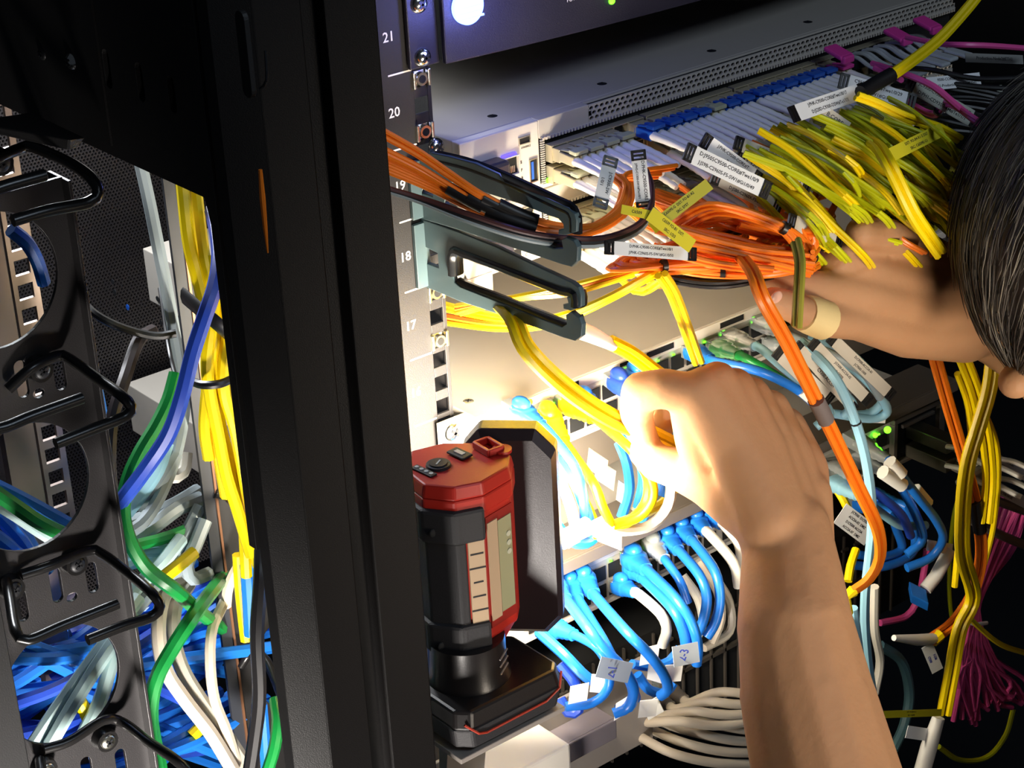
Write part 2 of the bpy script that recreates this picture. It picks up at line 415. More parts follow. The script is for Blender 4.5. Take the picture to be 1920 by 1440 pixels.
# second cable manager further right (slate edge)
hb = []
for zc in (-285, -160):
    hb.append([(-68 + 30 * math.cos(2 * math.pi * i / 40), 0 + zc + 37 * math.sin(2 * math.pi * i / 40)) for i in range(40)])
pb = thing('cable_manager', 'narrow slate-edged cable manager standing between the loose blue cables and the yellow bundle', 'cable manager', (-90, 100, -420))
plate2d('panel', [(-112, -420), (-30, -420), (-30, -80), (-112, -80)], hb + [slot(-100, -225, -206, 3), slot(-96, -100, -90, 3)], 2.0, (0, 102, 0), X, Z, side_paint, pb, bevel=0.3)
M().box(-120, -112, 98, 100.5, -420, 120).build('edge_flange', mat('slate flange', '2e3138', 0.5), pb)
M().box(-112.2, -110.6, 97, 112, -420, 120).build('copper_edge', mat('worn edge', '8a6248', 0.4, 0.5), pb)
wire(pb, [(402, 925, 98), (425, 930, 95), (448, 955, 70), (478, 985, 40)] and [pt(p) for p in ((402, 925, 98), (425, 930, 95), (448, 955, 70), (478, 985, 40))], 3.2, name='ring_bar')
wire(pb, [pt(p) for p in ((450, 1250, 98), (470, 1225, 95), (500, 1240, 80), (530, 1310, 50))], 3.2, name='ring_bar')
# ================================================================ C-shaped finger guides
def guide(label, outline, zoff=0):
    t = thing('cable_guide', label, 'cable guide', (-5, 0, outline[0][1]))
    return t
def px_out(pts, x): return [(lambda p: (p.y, p.z))(atx(700 + a / 3.6, 240 + b / 3.6, x)) for a, b in pts]
g2 = [(330, 612), (600, 705), (840, 800), (1150, 948), (1350, 1040), (1395, 1075), (1412, 1120), (1412, 1195), (1345, 1222), (1302, 1210), (1300, 1190), (1335, 1182), (1325, 1140), (1285, 1100), (1130, 1040), (900, 950), (620, 845), (565, 822), (540, 860), (545, 990), (560, 1040), (600, 1072), (900, 1190), (1150, 1290), (1290, 1345), (1325, 1325), (1318, 1262), (1350, 1240), (1400, 1280), (1418, 1320), (1414, 1395), (1375, 1426), (1300, 1405), (900, 1260), (600, 1160), (365, 1062)]
g1 = [(316, 200), (400, 168), (520, 192), (700, 240), (860, 312), (900, 360), (1200, 480), (1330, 540), (1370, 580), (1382, 620), (1380, 690), (1310, 712), (1268, 708), (1270, 688), (1306, 680), (1300, 640), (1262, 600), (1200, 580), (1000, 500), (780, 430), (560, 350), (500, 380), (490, 500), (520, 560), (740, 625), (1000, 720), (1230, 815), (1300, 812), (1290, 755), (1318, 738), (1365, 760), (1388, 800), (1386, 890), (1350, 925), (1290, 910), (900, 780), (600, 680), (330, 600)]
for nm, ol in (('lower black C-shaped cable guide, blue-grey sheen in its colour, with an empty loop beside number 18', g2), ('upper black C-shaped cable guide, blue-grey sheen in its colour, holding the orange cords beside number 19', g1)):
    pts2 = px_out(ol, -5)
    t = thing('cable_guide', nm, 'cable guide', (-5, 0, pts2[0][1]))
    hole = px_out([(355, 790), (450, 835), (460, 945), (375, 915)], -5) if ol is g2 else px_out([(345, 375), (420, 395), (420, 465), (335, 440)], -5)
    plate2d('body', pts2, [hole], 2.2, (-5, 0, 0), Y, Z, guide_sheen, t, bevel=0.6, smooth=True)
    # raised glossy rims along the loop
    if ol is g2:
        inner = [(545, 990), (540, 860), (565, 822), (620, 845), (900, 950), (1130, 1040), (1290, 1100), (1370, 1120), (1375, 1200)]
        low = [(560, 1040), (600, 1072), (900, 1190), (1150, 1290), (1310, 1350), (1380, 1345), (1365, 1270)]
        edge2 = None
    else:
        inner = [(420, 215), (640, 270), (850, 350), (1050, 440), (1240, 530), (1330, 575), (1345, 640), (1345, 700)]
        low = [(760, 640), (1000, 735), (1240, 830), (1340, 850), (1350, 770)]
    for ln, r in ((inner, 3.4), (low, 2.6)):
        M().tube(crom([atx(700 + a / 3.6, 240 + b / 3.6, -5) + Vector((1.5, 0, 0)) for a, b in ln], 5), r, 10, flat=1.6).build('rim', gloss_black, t, smooth='auto')
    M().tube([Vector((-12, 4, pts2[-1][1] + 3)), Vector((-12, 1, pts2[-1][1] + 3))], 1.5, 6)
    M().box(-14, -4, -3, -0.3, pts2[-1][1] + 1, pts2[0][1] - 1).build('mounting_flange', guide_sheen, t, bevel=0.3)
screw(t, at(818, 276, -4), (0, -1, 0.15), 5.5, 3.5)
# ================================================================ UPS at unit 21
ups = thing('power_unit', 'dark rack power unit with a round glowing blue button at top', 'power supply unit', (230, -20, 3 * U))
zb, zt = 3 * U + 1, 5 * U - 1
def arc_front(x): q = (x - 232) / 218; return -22 + 12 * q * q
xs = [12 + i * (454 - 12) / 24 for i in range(25)]
b = [(x, arc_front(x), zb) for x in xs] + [(454, -6, zb), (12, -6, zb)]
tp = [(p[0], p[1], zt) for p in b]
M().prism(b, tp).build('bezel', ups_paint, ups, bevel=1.0)
M().box(14, 452, -6, 420, zb + 1, zt).build('chassis', mat('ups chassis', '0d0d0e', 0.7), ups)
m = M(); m.box(-9, 12.2, -4, -0.8, zb, zt); m.build('mounting_ear', ups_paint, ups, bevel=0.8)
screw(ups, (0, -4, zb + 6), (0, -1, 0), 5.6, 3.6); screw(ups, (0, -4, zb + 37), (0, -1, 0), 5.6, 3.6)
c = at(878, 22, -36); y0 = arc_front(c.x) - 1.8
c = at(878, 12, y0 - 1)
M().tube([(c.x, y0 + 3, c.z), (c.x, y0 - 1.8, c.z)], 10.6, 40).build('button_ring', blue_led, ups, smooth='auto')
bt = M().tube([(c.x, y0 - 1, c.z), (c.x, y0 - 3.2, c.z)], 8.8, 40).build('power_button', white_led, ups, smooth='auto')
m = M()
for k in range(3): m.box(c.x - 9 + k, c.x + 9 - k, y0 - 3.9, y0 - 3.1, c.z - 6.5 + 3.2 * k, c.z - 5.3 + 3.2 * k)
m.build('button_mark', blue_led, bt)
p = at(1152, 3, arc_front(190) - 0.5); M().ball((p.x, arc_front(p.x), p.z), 2.2).build('status_light', green_led, ups)
p = at(1150, 6, -44); text('lettering', 'POWER', (p.x - 14, arc_front(p.x) - 0.4, p.z - 1), X, Z, 3.4, white_print, ups)
p = at(1196, 6, -44); text('lettering', 'CONSOLE', (p.x, arc_front(p.x) - 0.4, p.z - 1), X, Z, 5, white_print, ups)
pl = bpy.data.lights.new('button_glow', 'POINT'); pl.energy = 0.2; pl.color = (0.22, 0.25, 1.0); pl.shadow_soft_size = 0.01
po = bpy.data.objects.new('button_glow', pl); COL.objects.link(po); po.location = W(c.x, y0 - 38, c.z - 4)
# ================================================================ switches
FY = -17.0
def chassis(root, z, x0=12.5, x1=452.5, lid=lid_grey, depth=400, front=face_grey):
    M().box(x0, x1, FY, depth, z + 0.4, z + U - 0.6).build('chassis', lid, root, bevel=0.7)
def port_block(root, x, z, w, h, name='port', d=2.5, m_=dark_inside, frame=None):
    m = M(); m.box(x - w / 2, x + w / 2, FY - 0.3, FY + 0.2, z - h / 2, z + h / 2); o = m.build(name, m_, root)
    if frame:
        g = M()
        g.box(x - w / 2 - .7, x - w / 2, FY - d, FY, z - h / 2 - .7, z + h / 2 + .7); g.box(x + w / 2, x + w / 2 + .7, FY - d, FY, z - h / 2 - .7, z + h / 2 + .7)
        g.box(x - w / 2, x + w / 2, FY - d, FY, z + h / 2, z + h / 2 + .7); g.box(x - w / 2, x + w / 2, FY - d, FY, z - h / 2 - .7, z - h / 2)
        ORG[o.name] = ORG[root.name]; g.build('port_frame', frame, o)
    return o
def perforated(root, x0, x1, z0, z1, y, m_, rows=3, pitch=4.3):
    m = M(); n = int((x1 - x0) / pitch); hh = (z1 - z0) / rows
    for r in range(rows):
        for c_ in range(n):
            off = pitch / 2 if r % 2 else 0
            xa = x0 + c_ * pitch + off; xb_ = xa + pitch; za = z0 + r * hh; zb_ = za + hh
            if xb_ > x1: continue
            cx, cz = (xa + xb_) / 2, (za + zb_) / 2; rx, rz = pitch * .40, hh * .40
            sq = [(xa, za), (cx, za), (xb_, za), (xb_, cz), (xb_, zb_), (cx, zb_), (xa, zb_), (xa, cz)]
            ci = [(cx + rx * math.cos(a), cz + rz * math.sin(a)) for a in [math.radians(225 + 45 * k) for k in range(8)]]
            base = len(m.v)
            for q in sq + ci: m.v.append(Vector((q[0], y, q[1])))
            for q in ci: m.v.append(Vector((q[0], y + 1.5, q[1])))
            for k in range(8):
                j = (k + 1) % 8
                m.f.append((base + k, base + j, base + 8 + j, base + 8 + k)); m.f.append((base + 8 + k, base + 8 + j, base + 16 + j, base + 16 + k))
    m.box(x0, x1, y, y + 1.2, z1, z1 + 0.8); m.box(x0, x1, y, y + 1.2, z0 - 0.8, z0)
    M().box(x0, x1, y + 4.5, y + 5, z0, z1).build('vent_backing', dark_inside, root)
    return m.build('perforated_vent', m_, root)
def colx(i): return 83 + 12.4 * i + (2.2 * (i // 6))
def fibre_switch(label, z, lid=lid_grey):
    r = thing('network_switch', label, 'network switch', (230, FY, z))
    # body leaves room for the vent strip: lower face holds the ports
    M().box(12.5, 452.5, FY + 7, 420, z + 0.4, z + U - 0.6).build('chassis', lid, r, bevel=0.8)
    M().box(12.5, 72, FY, FY + 7.5, z + 0.6, z + U - 0.8).build('control_module', face_grey, r, bevel=0.8)
    M().box(72, 112, FY, FY + 7.5, z + 32, z + U - 0.8).build('name_strip', lid, r, bevel=0.4)
    M().box(112, 452.5, FY + 5.2, FY + 7.5, z + 32, z + U - 0.8).build('vent_rear', lid, r)
    perforated(r, 112, 452.5, z + 33, z + U - 2, FY, lid)
    m = M()
    for i in range(150): xx = 74 + i * 2.52; m.box(xx, xx + 1.4, FY - 1.2, FY + 1, z + 30.4, z + 32)
    m.box(73, 452, FY - 0.3, FY + 6, z + 31.6, z + 32.4); m.build('gasket', lid, r)
    M().box(73, 452, FY + 4.5, FY + 6.9, z + 1, z + 31).build('port_recess', dark_inside, r)
    M().box(73, 452.5, FY - 1, FY + 7, z + 0.6, z + 3).build('lower_lip', face_grey, r)
    m = M()
    for i in range(20): m.box(72.5, 75.5, FY - 1, FY, z + 3.5 + i * 1.4, z + 4.2 + i * 1.4)
    m.build('gasket', lid, r)
    # latch, management port, usb
    M().box(20, 40, FY - 13, FY, z + 12, z + 30).build('latch', mat('slate plastic', '35333f', 0.4), r, bevel=2.5)
    q = port_block(r, 48, z + 21, 12, 11, 'management_port', frame=face_grey)
    ORG[q.name] = ORG[r.name]
    m = M()
    for k in range(8): m.box(43.2 + k * 1.2, 43.7 + k * 1.2, FY - 0.6, FY - 0.2, z + 16.5, z + 20.5)
    m.build('contact', zinc, q)
    M().box(42.5, 53.5, FY - 1.2, FY - 0.1, z + 27.3, z + 28.6).build('port_light', mat('violet led', '3a2cff', .3, emit='5a48ff', estr=2.5), r)
    port_block(r, 48, z + 8, 12, 7, 'management_port')
    port_block(r, 60.5, z + 34, 7.5, 3.4, 'mini_usb_port', frame=zinc, d=0.8)
    u_ = port_block(r, 66.5, z + 13.5, 5, 13.5, 'usb_port', frame=zinc, d=0.8)
    M().box(65, 66.6, FY - 0.6, FY - 0.2, z + 8, z + 19).build('usb_tongue', mat('usb blue', '2a62c8', .4), u_)
    M().box(12.2, -8, FY + 12, FY + 16, z, z + U)
    M().tube([(77, FY - 1.4, z + 4.5), (77, FY - 0.9, z + 4.5)], 1.8, 12).build('status_light', green_led, r)
    for k, s in enumerate(('S', 'F', 'B', 'C')): text('lettering', '□' if False else s, (57, FY - 0.2, z + 20 - 5 * k), X, Z, 2.6, dark_metal, r)
    text('lettering', 'CONSOLE', (58, FY - 0.2, z + 29), X, Z, 1.6, dark_metal, r)
    for xx, yy in ((58, 9), (145, 8), (240, 8), (330, 8), (140, 180), (300, 210)):
        screw(r, (xx, yy, z + U - 0.7), (0, 0, 1), 3.3, 0.4, m_=dark_metal, name='lid_screw')
    for i in range(24):
        for zz in (24, 10.5):
            port_block(r, colx(i), z + zz - 2, 11.2, 9.5, 'port', d=6, frame=cream_pl)
    return r
sw19 = fibre_switch('upper grey fibre switch under the dark power unit, with a perforated vent strip', U)
sw18 = fibre_switch('lower grey fibre switch directly beneath the vented one, mostly behind orange cords', 0)
M().box(-9, 12.5, -14, -10, U + 2, 2 * U - 2).build('mounting_ear', lid_grey, sw19) if False else None
# white mounting bracket seen through the empty guide loop
br = thing('mounting_bracket', 'pale metal side bracket with a keyhole, seen through the empty guide loop', 'bracket', (20, -12, 4))
m = M(); m.box(8.0, 11.9, -15, 120, 2, U - 2); m.build('plate', face_grey, br, bevel=0.4)
p = at(882, 484, -15); screw(br, (p.x if False else 8.2, 2, 30), (-1, 0, 0), 3.2, 0.8, m_=dark_metal)
M().box(9.5, 31, -17.5, -13, -16, 3).build('foot', face_grey, br, bevel=0.4)
# ---- copper switch at unit 15
def copper_switch(label, z, ear=True, name='network_switch', xend=452.5):
    r = thing(name, label, 'network switch', (230, FY, z))
    M().box(12.5, xend, FY + 1, 392 if ear else 452, z + 0.4, z + U - 0.8).build('chassis', lid_grey, r, bevel=0.8)
    M().box(12.5, xend, FY - 0.6, FY + 1.4, z + 36, z + U - 1.2).build('top_trim', face_grey, r, bevel=0.4)
    M().box(12.5, xend, FY - 0.6, FY + 1.4, z + 1, z + 4).build('bottom_trim', face_grey, r, bevel=0.4)
    M().box(12.5, 40, FY - 0.5, FY + 1.3, z + 3.8, z + 36.2).build('side_trim', face_grey, r)
    if ear:
        m = M(); m.box(-9, 14, -8, -4, z + 1, z + U - 1); m.hexa([(12.5, -8, z + 1), (14, FY, z + 1), (14, FY + 6, z + 1), (12.5, -4, z + 1), (12.5, -8, z + U - 1), (14, FY, z + U - 1), (14, FY + 6, z + U - 1), (12.5, -4, z + U - 1)])
        m.build('mounting_ear', face_grey, r, bevel=0.6)
        screw(r, (0, -8, z + U - 9), (0, -1, 0), 6.5, 3); screw(r, (0, -8, z + 9), (0, -1, 0), 6.5, 3)
    for i in range(24):
        for row in (0, 1):
            xx = 50 + 14.2 * i + 4 * (i // 6)
            o = port_block(r, xx, z + (26 if row else 12), 11.6, 10.5, 'port', m_=dark_inside)
            if row:
                M().box(xx - 4.6, xx - 2.6, FY - 0.7, FY + 0.2, z + 32.4, z + 33.4).build('port_light', green_led, r) if i % 3 != 1 else None
    return r
sw15 = copper_switch('grey copper switch level with number 15 whose wide lid catches the work light', -3 * U)
for xx, yy in ((24, 6), (152, 14), (262, 30), (60, 150), (210, 170)):
    screw(sw15, (xx, yy, -2 * U - 0.9), (0, 0, 1), 3.6, 0.5, name='lid_screw', m_=zinc)
text('lettering', 'CISCO', (26, FY - 0.9, -2 * U - 5.6), X, Z, 3.4, dark_metal, sw15)
M().tube([(54, FY - 1.0, -2 * U - 4.2), (54, FY - 0.4, -2 * U - 4.2)], 2.6, 16).build('mode_button', zinc, sw15)
for (xx, ww) in ((91, 8), (137, 13), (166, 24), (232, 22)):
    M().box(xx - ww / 2, xx + ww / 2, FY - 0.9, FY - 0.5, -2 * U - 6.4, -2 * U - 2.4).build('slot_opening', dark_inside, sw15)
sw12 = copper_switch('grey copper switch lower down with bright blue patch cords plugged in', -6 * U, ear=False)
mod = thing('network_module', 'square dark-grey plug-in module with two pull-tab transceivers at lower right', 'switch module', (425, FY, -6 * U))
m = M(); m.box(396, 454, FY - 6, FY - 1, -6 * U + 2, -6 * U + 5); m.box(396, 454, FY - 6, FY - 1, -6 * U + 38, -6 * U + 42); m.box(396, 400, FY - 6, FY - 1, -6 * U + 5, -6 * U + 38); m.box(448, 454, FY - 6, FY - 1, -6 * U + 5, -6 * U + 38)
m.box(404, 440, FY - 7.5, FY - 5, -6 * U + 33, -6 * U + 36)
m.build('frame', mat('module steel', '6e665e', .45, .3), mod, bevel=0.6)
M().box(400, 448, FY - 1.6, FY - 1, -6 * U + 5, -6 * U + 38).build('backing', dark_inside, mod)
# white/grey hardware below the lamp
tr = thing('cable_tray', 'grey sheet-metal cable tray with a bent tab under the work light', 'tray', (20, -60, -345))
m = M(); m.box(-70, 112, -62, -59, -352, -284); m.box(-70, 112, -59, -20, -352, -349); m.build('front_panel', tray_grey, tr, bevel=0.6)
m = M(); m.box(-120, -44, -160, -106, -208, -204.6); m.build('ledge', tray_grey, tr, bevel=0.5)
m = M(); m.hexa([(-70, -62, -352), (-40, -62, -352), (-40, -59, -352), (-70, -59, -352), (-96, -118, -208), (-66, -118, -208), (-66, -108, -208), (-96, -108, -208)]); m.build('bracket', tray_grey, tr)
m = M(); m.box(20, 62, -80, -62, -306, -303); m.box(20, 62, -82, -80, -318, -303); m.build('bent_tab', mat('tab grey', '736c72', .4), tr, bevel=0.8)
wu = thing('wall_box', 'white plastic device cut by the bottom edge under the work light', 'electronic box', (-20, -75, -345))
a = atz(940, 1395, -283)
m = M(); m.box(-60, 8, -100, -64, -330, -287); m.build('casing', face_grey, wu, bevel=2)
M().box(-52, -42, -101, -99.5, -318, -306).build('socket', dark_inside, wu)
# black grilles behind lower right
gr = thing('vent_grille', 'black slotted grille with small T-shaped brackets at bottom centre', 'grille', (230, FY + 4, -8 * U))
m = M(); m.box(12.5, 452, FY + 6, 200, -9 * U, -7 * U + 1); m.build('backing', dark_inside, gr)
m = M()
for i in range(26):
    xx = 60 + i * 14; m.box(xx - 0.7, xx + 0.7, FY + 3, FY + 5, -9 * U, -7 * U); m.box(xx - 3.5, xx + 3.5, FY + 2, FY + 4, -7 * U - 12, -7 * U - 10)
m.box(12, 452, FY + 3, FY + 6, -8 * U - 1, -8 * U + 2); m.build('bars', mat('grille grey', '48423c', .5), gr)
gr2 = thing('vent_grille', 'black slotted grille behind the light-blue cables right of centre', 'grille', (340, FY - 3, -2 * U))
m = M()
for i in range(14):
    xx = 268 + i * 13.2; m.box(xx - 0.7, xx + 0.7, FY - 3, FY - 1.4, -3 * U + 4, -2 * U - 8); m.box(xx - 2.5, xx + 2.5, FY - 4, FY - 2, -2 * U - 15, -2 * U - 13.5)
m.box(262, 452, FY - 3.5, FY - 1, -2 * U - 9, -2 * U - 6); m.build('bars', mat('grille grey', '48423c', .5), gr2)
# unit 13 and 14: grey sheet panels hidden behind the cords
bl = thing('blank_panel', 'grey sheet-metal shelf edge between the two rows of patch cords', 'panel', (230, FY, -4 * U))
m = M(); m.box(12.5, 452, 4, 8, -4 * U + 2, -3 * U - 2); m.box(12.5, 452, -34, 4, -4 * U - 30, -4 * U - 27); m.box(12.5, 452, -36, -34, -4 * U - 36, -4 * U - 27); m.build('sheet', mat('panel brown-grey', '5c544c', .45), bl, bevel=0.5)
# ================================================================ cordless work light
LPIV = Vector((-45, -80, -160)); LSH = (LPIV - CP).normalized() * -75.0
def XF(p): return LPIV + (p - LPIV) * 0.94 + LSH
wl = thing('work_light', 'red and black cordless work light standing upright with its lamp panel turned into the rack', 'work light', (-45, -80, -244))
A = math.radians(46); DX = Vector((math.cos(A), -math.sin(A), 0)); DN = Vector((math.sin(A), math.cos(A), 0))
pc = Vector((3, -60, -150))
# lamp panel: octagonal slab, left part tucked behind the red body
hw, z0p, z1p = 28.5, -218, -77
def pv(a, z, n): return Vector((pc.x, pc.y, 0)) + DX * a + DN * n + Z * z
octo = [(-hw, z0p + 11), (-hw + 10, z0p), (hw - 10, z0p), (hw, z0p + 11), (hw, z1p - 13), (hw - 12, z1p), (-hw + 11, z1p), (-hw, z1p - 13)]
ins = [(a * 0.9 + (0.4), (z + 150) * 0.93 - 150) for a, z in octo]
M().prism([pv(a, z, -3) for a, z in octo], [pv(a, z, 11) for a, z in octo]).build('lamp_panel', panel_m, wl, bevel=1.5)
m = M(); n = len(octo)
for i in range(n):
    j = (i + 1) % n; m.add([pv(*octo[i], -3), pv(*octo[j], -3), pv(*ins[j], -8), pv(*ins[i], -8)], [(0, 1, 2, 3)])
m.add([pv(a, z, -8) for a, z in ins], [tuple(range(n))]); m.build('lamp_back', panel_m, wl)
M().prism([pv(a * .9, (z + 150) * .93 - 150, 11) for a, z in octo], [pv(a * .9, (z + 150) * .93 - 150, 11.8) for a, z in octo]).build('lamp_lens', lens_em, wl)
area('work_light_beam', W(*XF(pv(0, -150, 14))), W(*(XF(pv(0, -150, 14)) + DN * 100)), 0.050, 4.4, (1.0, 0.88, 0.68), 0.12, spread=160)
# body: horizontal section taken from its top face
def tz(u, v, z): return atz(u, v, z)
ztop = -84.0
sec = [tz(765, 842, ztop), tz(830, 826, ztop), tz(905, 826, ztop), tz(945, 833, ztop), tz(963, 850, ztop), tz(958, 874, ztop), tz(905, 905, ztop), tz(850, 916, ztop), tz(790, 910, ztop), tz(752, 880, ztop)]
cen = sum(sec, Vector()) / len(sec)
def scaled(f, z, zz=None): return [Vector((cen.x + (p.x - cen.x) * f, cen.y + (p.y - cen.y) * f, z)) for p in sec]
cap = M(); cap.prism(scaled(1.0, -93), scaled(0.94, -84.5)); cap.prism(scaled(1.0, -104), scaled(1.0, -93)); cap.build('cap', red_pl, wl, bevel=1.2)
M().prism(scaled(0.955, -190), scaled(0.955, -103)).build('body', red_pl, wl, bevel=1.5)
m = M(); m.prism(scaled(0.45, -216), scaled(0.93, -189)); m.build('lower_body', red_pl, wl, bevel=1.2)
# black rubber bumpers and grip over the left half
def left_sec(f, z, idx=(7, 8, 9, 0, 1), back=0.15):
    L = [Vector((cen.x + (sec[i].x - cen.x) * f, cen.y + (sec[i].y - cen.y) * f, z)) for i in idx]
    return L
for nm, za, zb_, f, mm in (('bumper', -121, -99, 1.09, rubber), ('grip', -177, -121, 1.0, rubber), ('bumper', -197, -176, 1.08, rubber)):
    lo = left_sec(f, za); hi = left_sec(f, zb_)
    e1 = sec[7].lerp(sec[6], 0.98 if nm == 'bumper' else 0.30); e1 = Vector((cen.x + (e1.x - cen.x) * f, cen.y + (e1.y - cen.y) * f, 0))
    lo = [Vector((e1.x, e1.y, za))] + lo; hi = [Vector((e1.x, e1.y, zb_))] + hi
    M().prism(lo, hi).build(nm, mm, wl, bevel=2.2 if nm == 'bumper' else 1.0)
# dimples
for zz in (-113, -190):
    p = sec[8].lerp(sec[7], 0.35); q = Vector((cen.x + (p.x - cen.x) * 1.1, cen.y + (p.y - cen.y) * 1.1, zz)); nn = (sec[7] - sec[8]).cross(Z).normalized()
    M().ball(q, 2.6, 1.2, 2.6).build('screw_recess', dark_inside, wl, smooth=True)
# screen on the face between section points 6 and 5, label strip beside it
a_, b_ = sec[6], sec[5]
fa = (b_ - a_).normalized(); fn = Vector((fa.y, -fa.x, 0))
def face_pt(t, z, off): p = a_.lerp(b_, t); p = Vector((cen.x + (p.x - cen.x) * .955, cen.y + (p.y - cen.y) * .955, z)); return p + fn * off
def fquad(t0, t1, za, zb_, off, nm, mm, par, th=1.0):
    m = M(); m.hexa([face_pt(t0, za, off - th), face_pt(t1, za, off - th), face_pt(t1, za, off), face_pt(t0, za, off)] + [face_pt(t0, zb_, off - th), face_pt(t1, zb_, off - th), face_pt(t1, zb_, off), face_pt(t0, zb_, off)])
    return m.build(nm, mm, par)
fquad(0.02, 1.0, -183, -108, 0.6, 'display_bezel', mat('dark red', '8a1c14', .5), wl)
d = fquad(0.42, 0.92, -176, -114, 1.1, 'display', screen_m, wl)
fquad(0.04, 0.40, -178, -112, 1.3, 'rating_label', mat('aged label', 'b49a7c', .6), wl)
for k in range(3):
    p = face_pt(0.78, -126 - 6 * k, 1.3); M().tube([p, p + fn * 0.4], 1.8, 14).build('display_button', mat('faint grey', 'b8b8a0', .4), d)
a7, a6 = sec[7], sec[6]; fb = (a6 - a7).normalized(); fbn = Vector((fb.y, -fb.x, 0))
m = M(); q0 = a7.lerp(a6, 0.36); q1 = a7.lerp(a6, 0.92)
m.hexa([q0.xy.to_3d() + Z * -176 - fbn * 2, q1.xy.to_3d() + Z * -176 - fbn * 2, q1.xy.to_3d() + Z * -176 - fbn * .8 + fbn * 1.2, q0.xy.to_3d() + Z * -176 + fbn * .4,
        q0.xy.to_3d() + Z * -112 - fbn * 2, q1.xy.to_3d() + Z * -112 - fbn * 2, q1.xy.to_3d() + Z * -112 + fbn * .4, q0.xy.to_3d() + Z * -112 + fbn * .4])
lb = m.build('rating_label', mat('aged label', 'b49a7c', .6), wl)
for k in range(6): M().obox(q0.lerp(q1, .5).xy.to_3d() + Z * (-120 - 9.5 * k) + fbn * .55, fb * (3 + (k % 3)), Z * .5, fbn * .1).build('label_print', black_print, lb)
# power switch, charge window and indicator dots on top
c = tz(822, 872, ztop + .2)
b = M(); b.tube([(c.x, c.y, ztop - .6), (c.x, c.y, ztop + 1.2)], [7.6, 7.2], 28).build('switch_collar', rubber, wl, smooth='auto')
b = M(); pb_ = b.tube([(c.x, c.y, ztop + 1), (c.x, c.y, ztop + 2)], [5.8, 5.4], 28).build('power_switch', dark_metal, wl, smooth='auto')
M().obox((c.x, c.y, ztop + 2.1), (2.6, 1.5, 0), (-.25, .4, 0), (0, 0, .15)).build('switch_mark', pull_grey, pb_)
c = tz(862, 853, ztop); vx = (tz(884, 862, ztop) - tz(848, 846, ztop)).normalized(); vy = Vector((-vx.y, vx.x, 0))
m = M().obox(c + Z * .8, vx * 7.4, vy * 4.2, Z * .8); o = m.build('charge_port', rubber, wl, bevel=.8); M().obox(c + Z * 1.8, vx * 3.6, vy * 1.6, Z * .2).build('port_mark', pull_grey, o)
c = tz(795, 884, ztop); m = M().obox(c + Z * .3, vx * 9.0, vy * 2.6, Z * .5); o = m.build('gauge', rubber, wl, bevel=.5)
for k in range(4): p = c + vx * (-6.3 + 4.2 * k); M().tube([(p.x, p.y, ztop + .7), (p.x, p.y, ztop + 1.1)], 1.3, 12).build('gauge_light', pull_grey, o)
# belt clip hinge at the right of the top
c = tz(916, 843, ztop); m = M()
vx2 = (tz(945, 862, ztop) - tz(900, 835, ztop)).normalized(); vy2 = Vector((-vx2.y, vx2.x, 0))
for s in (-1, 1):
    m.obox(c + vy2 * s * 5 + Z * 2, vx2 * 8, vy2 * 1.2, Z * 2.2); m.obox(c + vx2 * s * 7.5 + Z * 2, vx2 * 1.2, vy2 * 5, Z * 2.2)
m.build('hinge', red_pl, wl, bevel=.6)
c = tz(941, 845, ztop); M().tube([(c.x, c.y, ztop - .5), (c.x, c.y, ztop + 1.4)], 6, 24).build('hinge_boss', red_pl, wl, smooth='auto')
M().tube([(c.x, c.y, ztop + 1), (c.x, c.y, ztop + 4)], 1.1, 12).build('hinge_pin', mat('wine metal', '9a2040', .3, .5), wl)
# neck and battery foot
m = M(); cn = Vector((-50, -76, 0))
m.tube([cn + Z * -222, cn + Z * -212, cn + Z * -192], [27, 24, 23.5], 40)
m.build('neck', foot_pl, wl, smooth='auto')
for k in range(3):
    aa = math.radians(-62); p = cn + Vector((math.cos(aa), math.sin(aa), 0)) * 24.2
    M().obox(p + Z * (-201 - 5 * k), Vector((-math.sin(aa), math.cos(aa), 0)) * 5.5 + Z * .8, Vector((0, 0, .4)), Vector((math.cos(aa), math.sin(aa), 0)) * .4).build('grip_line', tray_grey, wl)
fx0, fx1, fy0, fy1 = -84, -1.5, -112, -54
def rrect(x0, x1, y0, y1, c_): return [(x0 + c_, y0), (x1 - c_, y0), (x1, y0 + c_), (x1, y1 - c_), (x1 - c_, y1), (x0 + c_, y1), (x0, y1 - c_), (x0, y0 + c_)]
m = M()
r1 = rrect(fx0 + 2, fx1 - 2, fy0 + 2, fy1 - 1, 7); r0 = rrect(fx0, fx1, fy0, fy1, 7)
m.prism([(x, y, -231) for x, y in r0], [(x, y, -219) for x, y in r1]); m.build('battery_top', foot_pl, wl, bevel=1.8)
m = M(); m.prism([(x, y, -245) for x, y in rrect(fx0 + 2, fx1 - 1, fy0 + 1.5, fy1, 8)], [(x, y, -230.5) for x, y in rrect(fx0 - .5, fx1 + .5, fy0 - .5, fy1, 8)]); m.build('battery', rubber, wl, bevel=1.5)
red_line = mat('red trim', 'a8321e', .4)
yv = fy0 - .9
M().tube([(-80, yv + 3, -226), (-72, yv, -234), (-66, yv, -236), (-20, yv, -235.5), (-9, yv + .3, -231), (-5, yv + 3, -222)], .8, 6).build('red_trim', red_line, wl)

XF = None
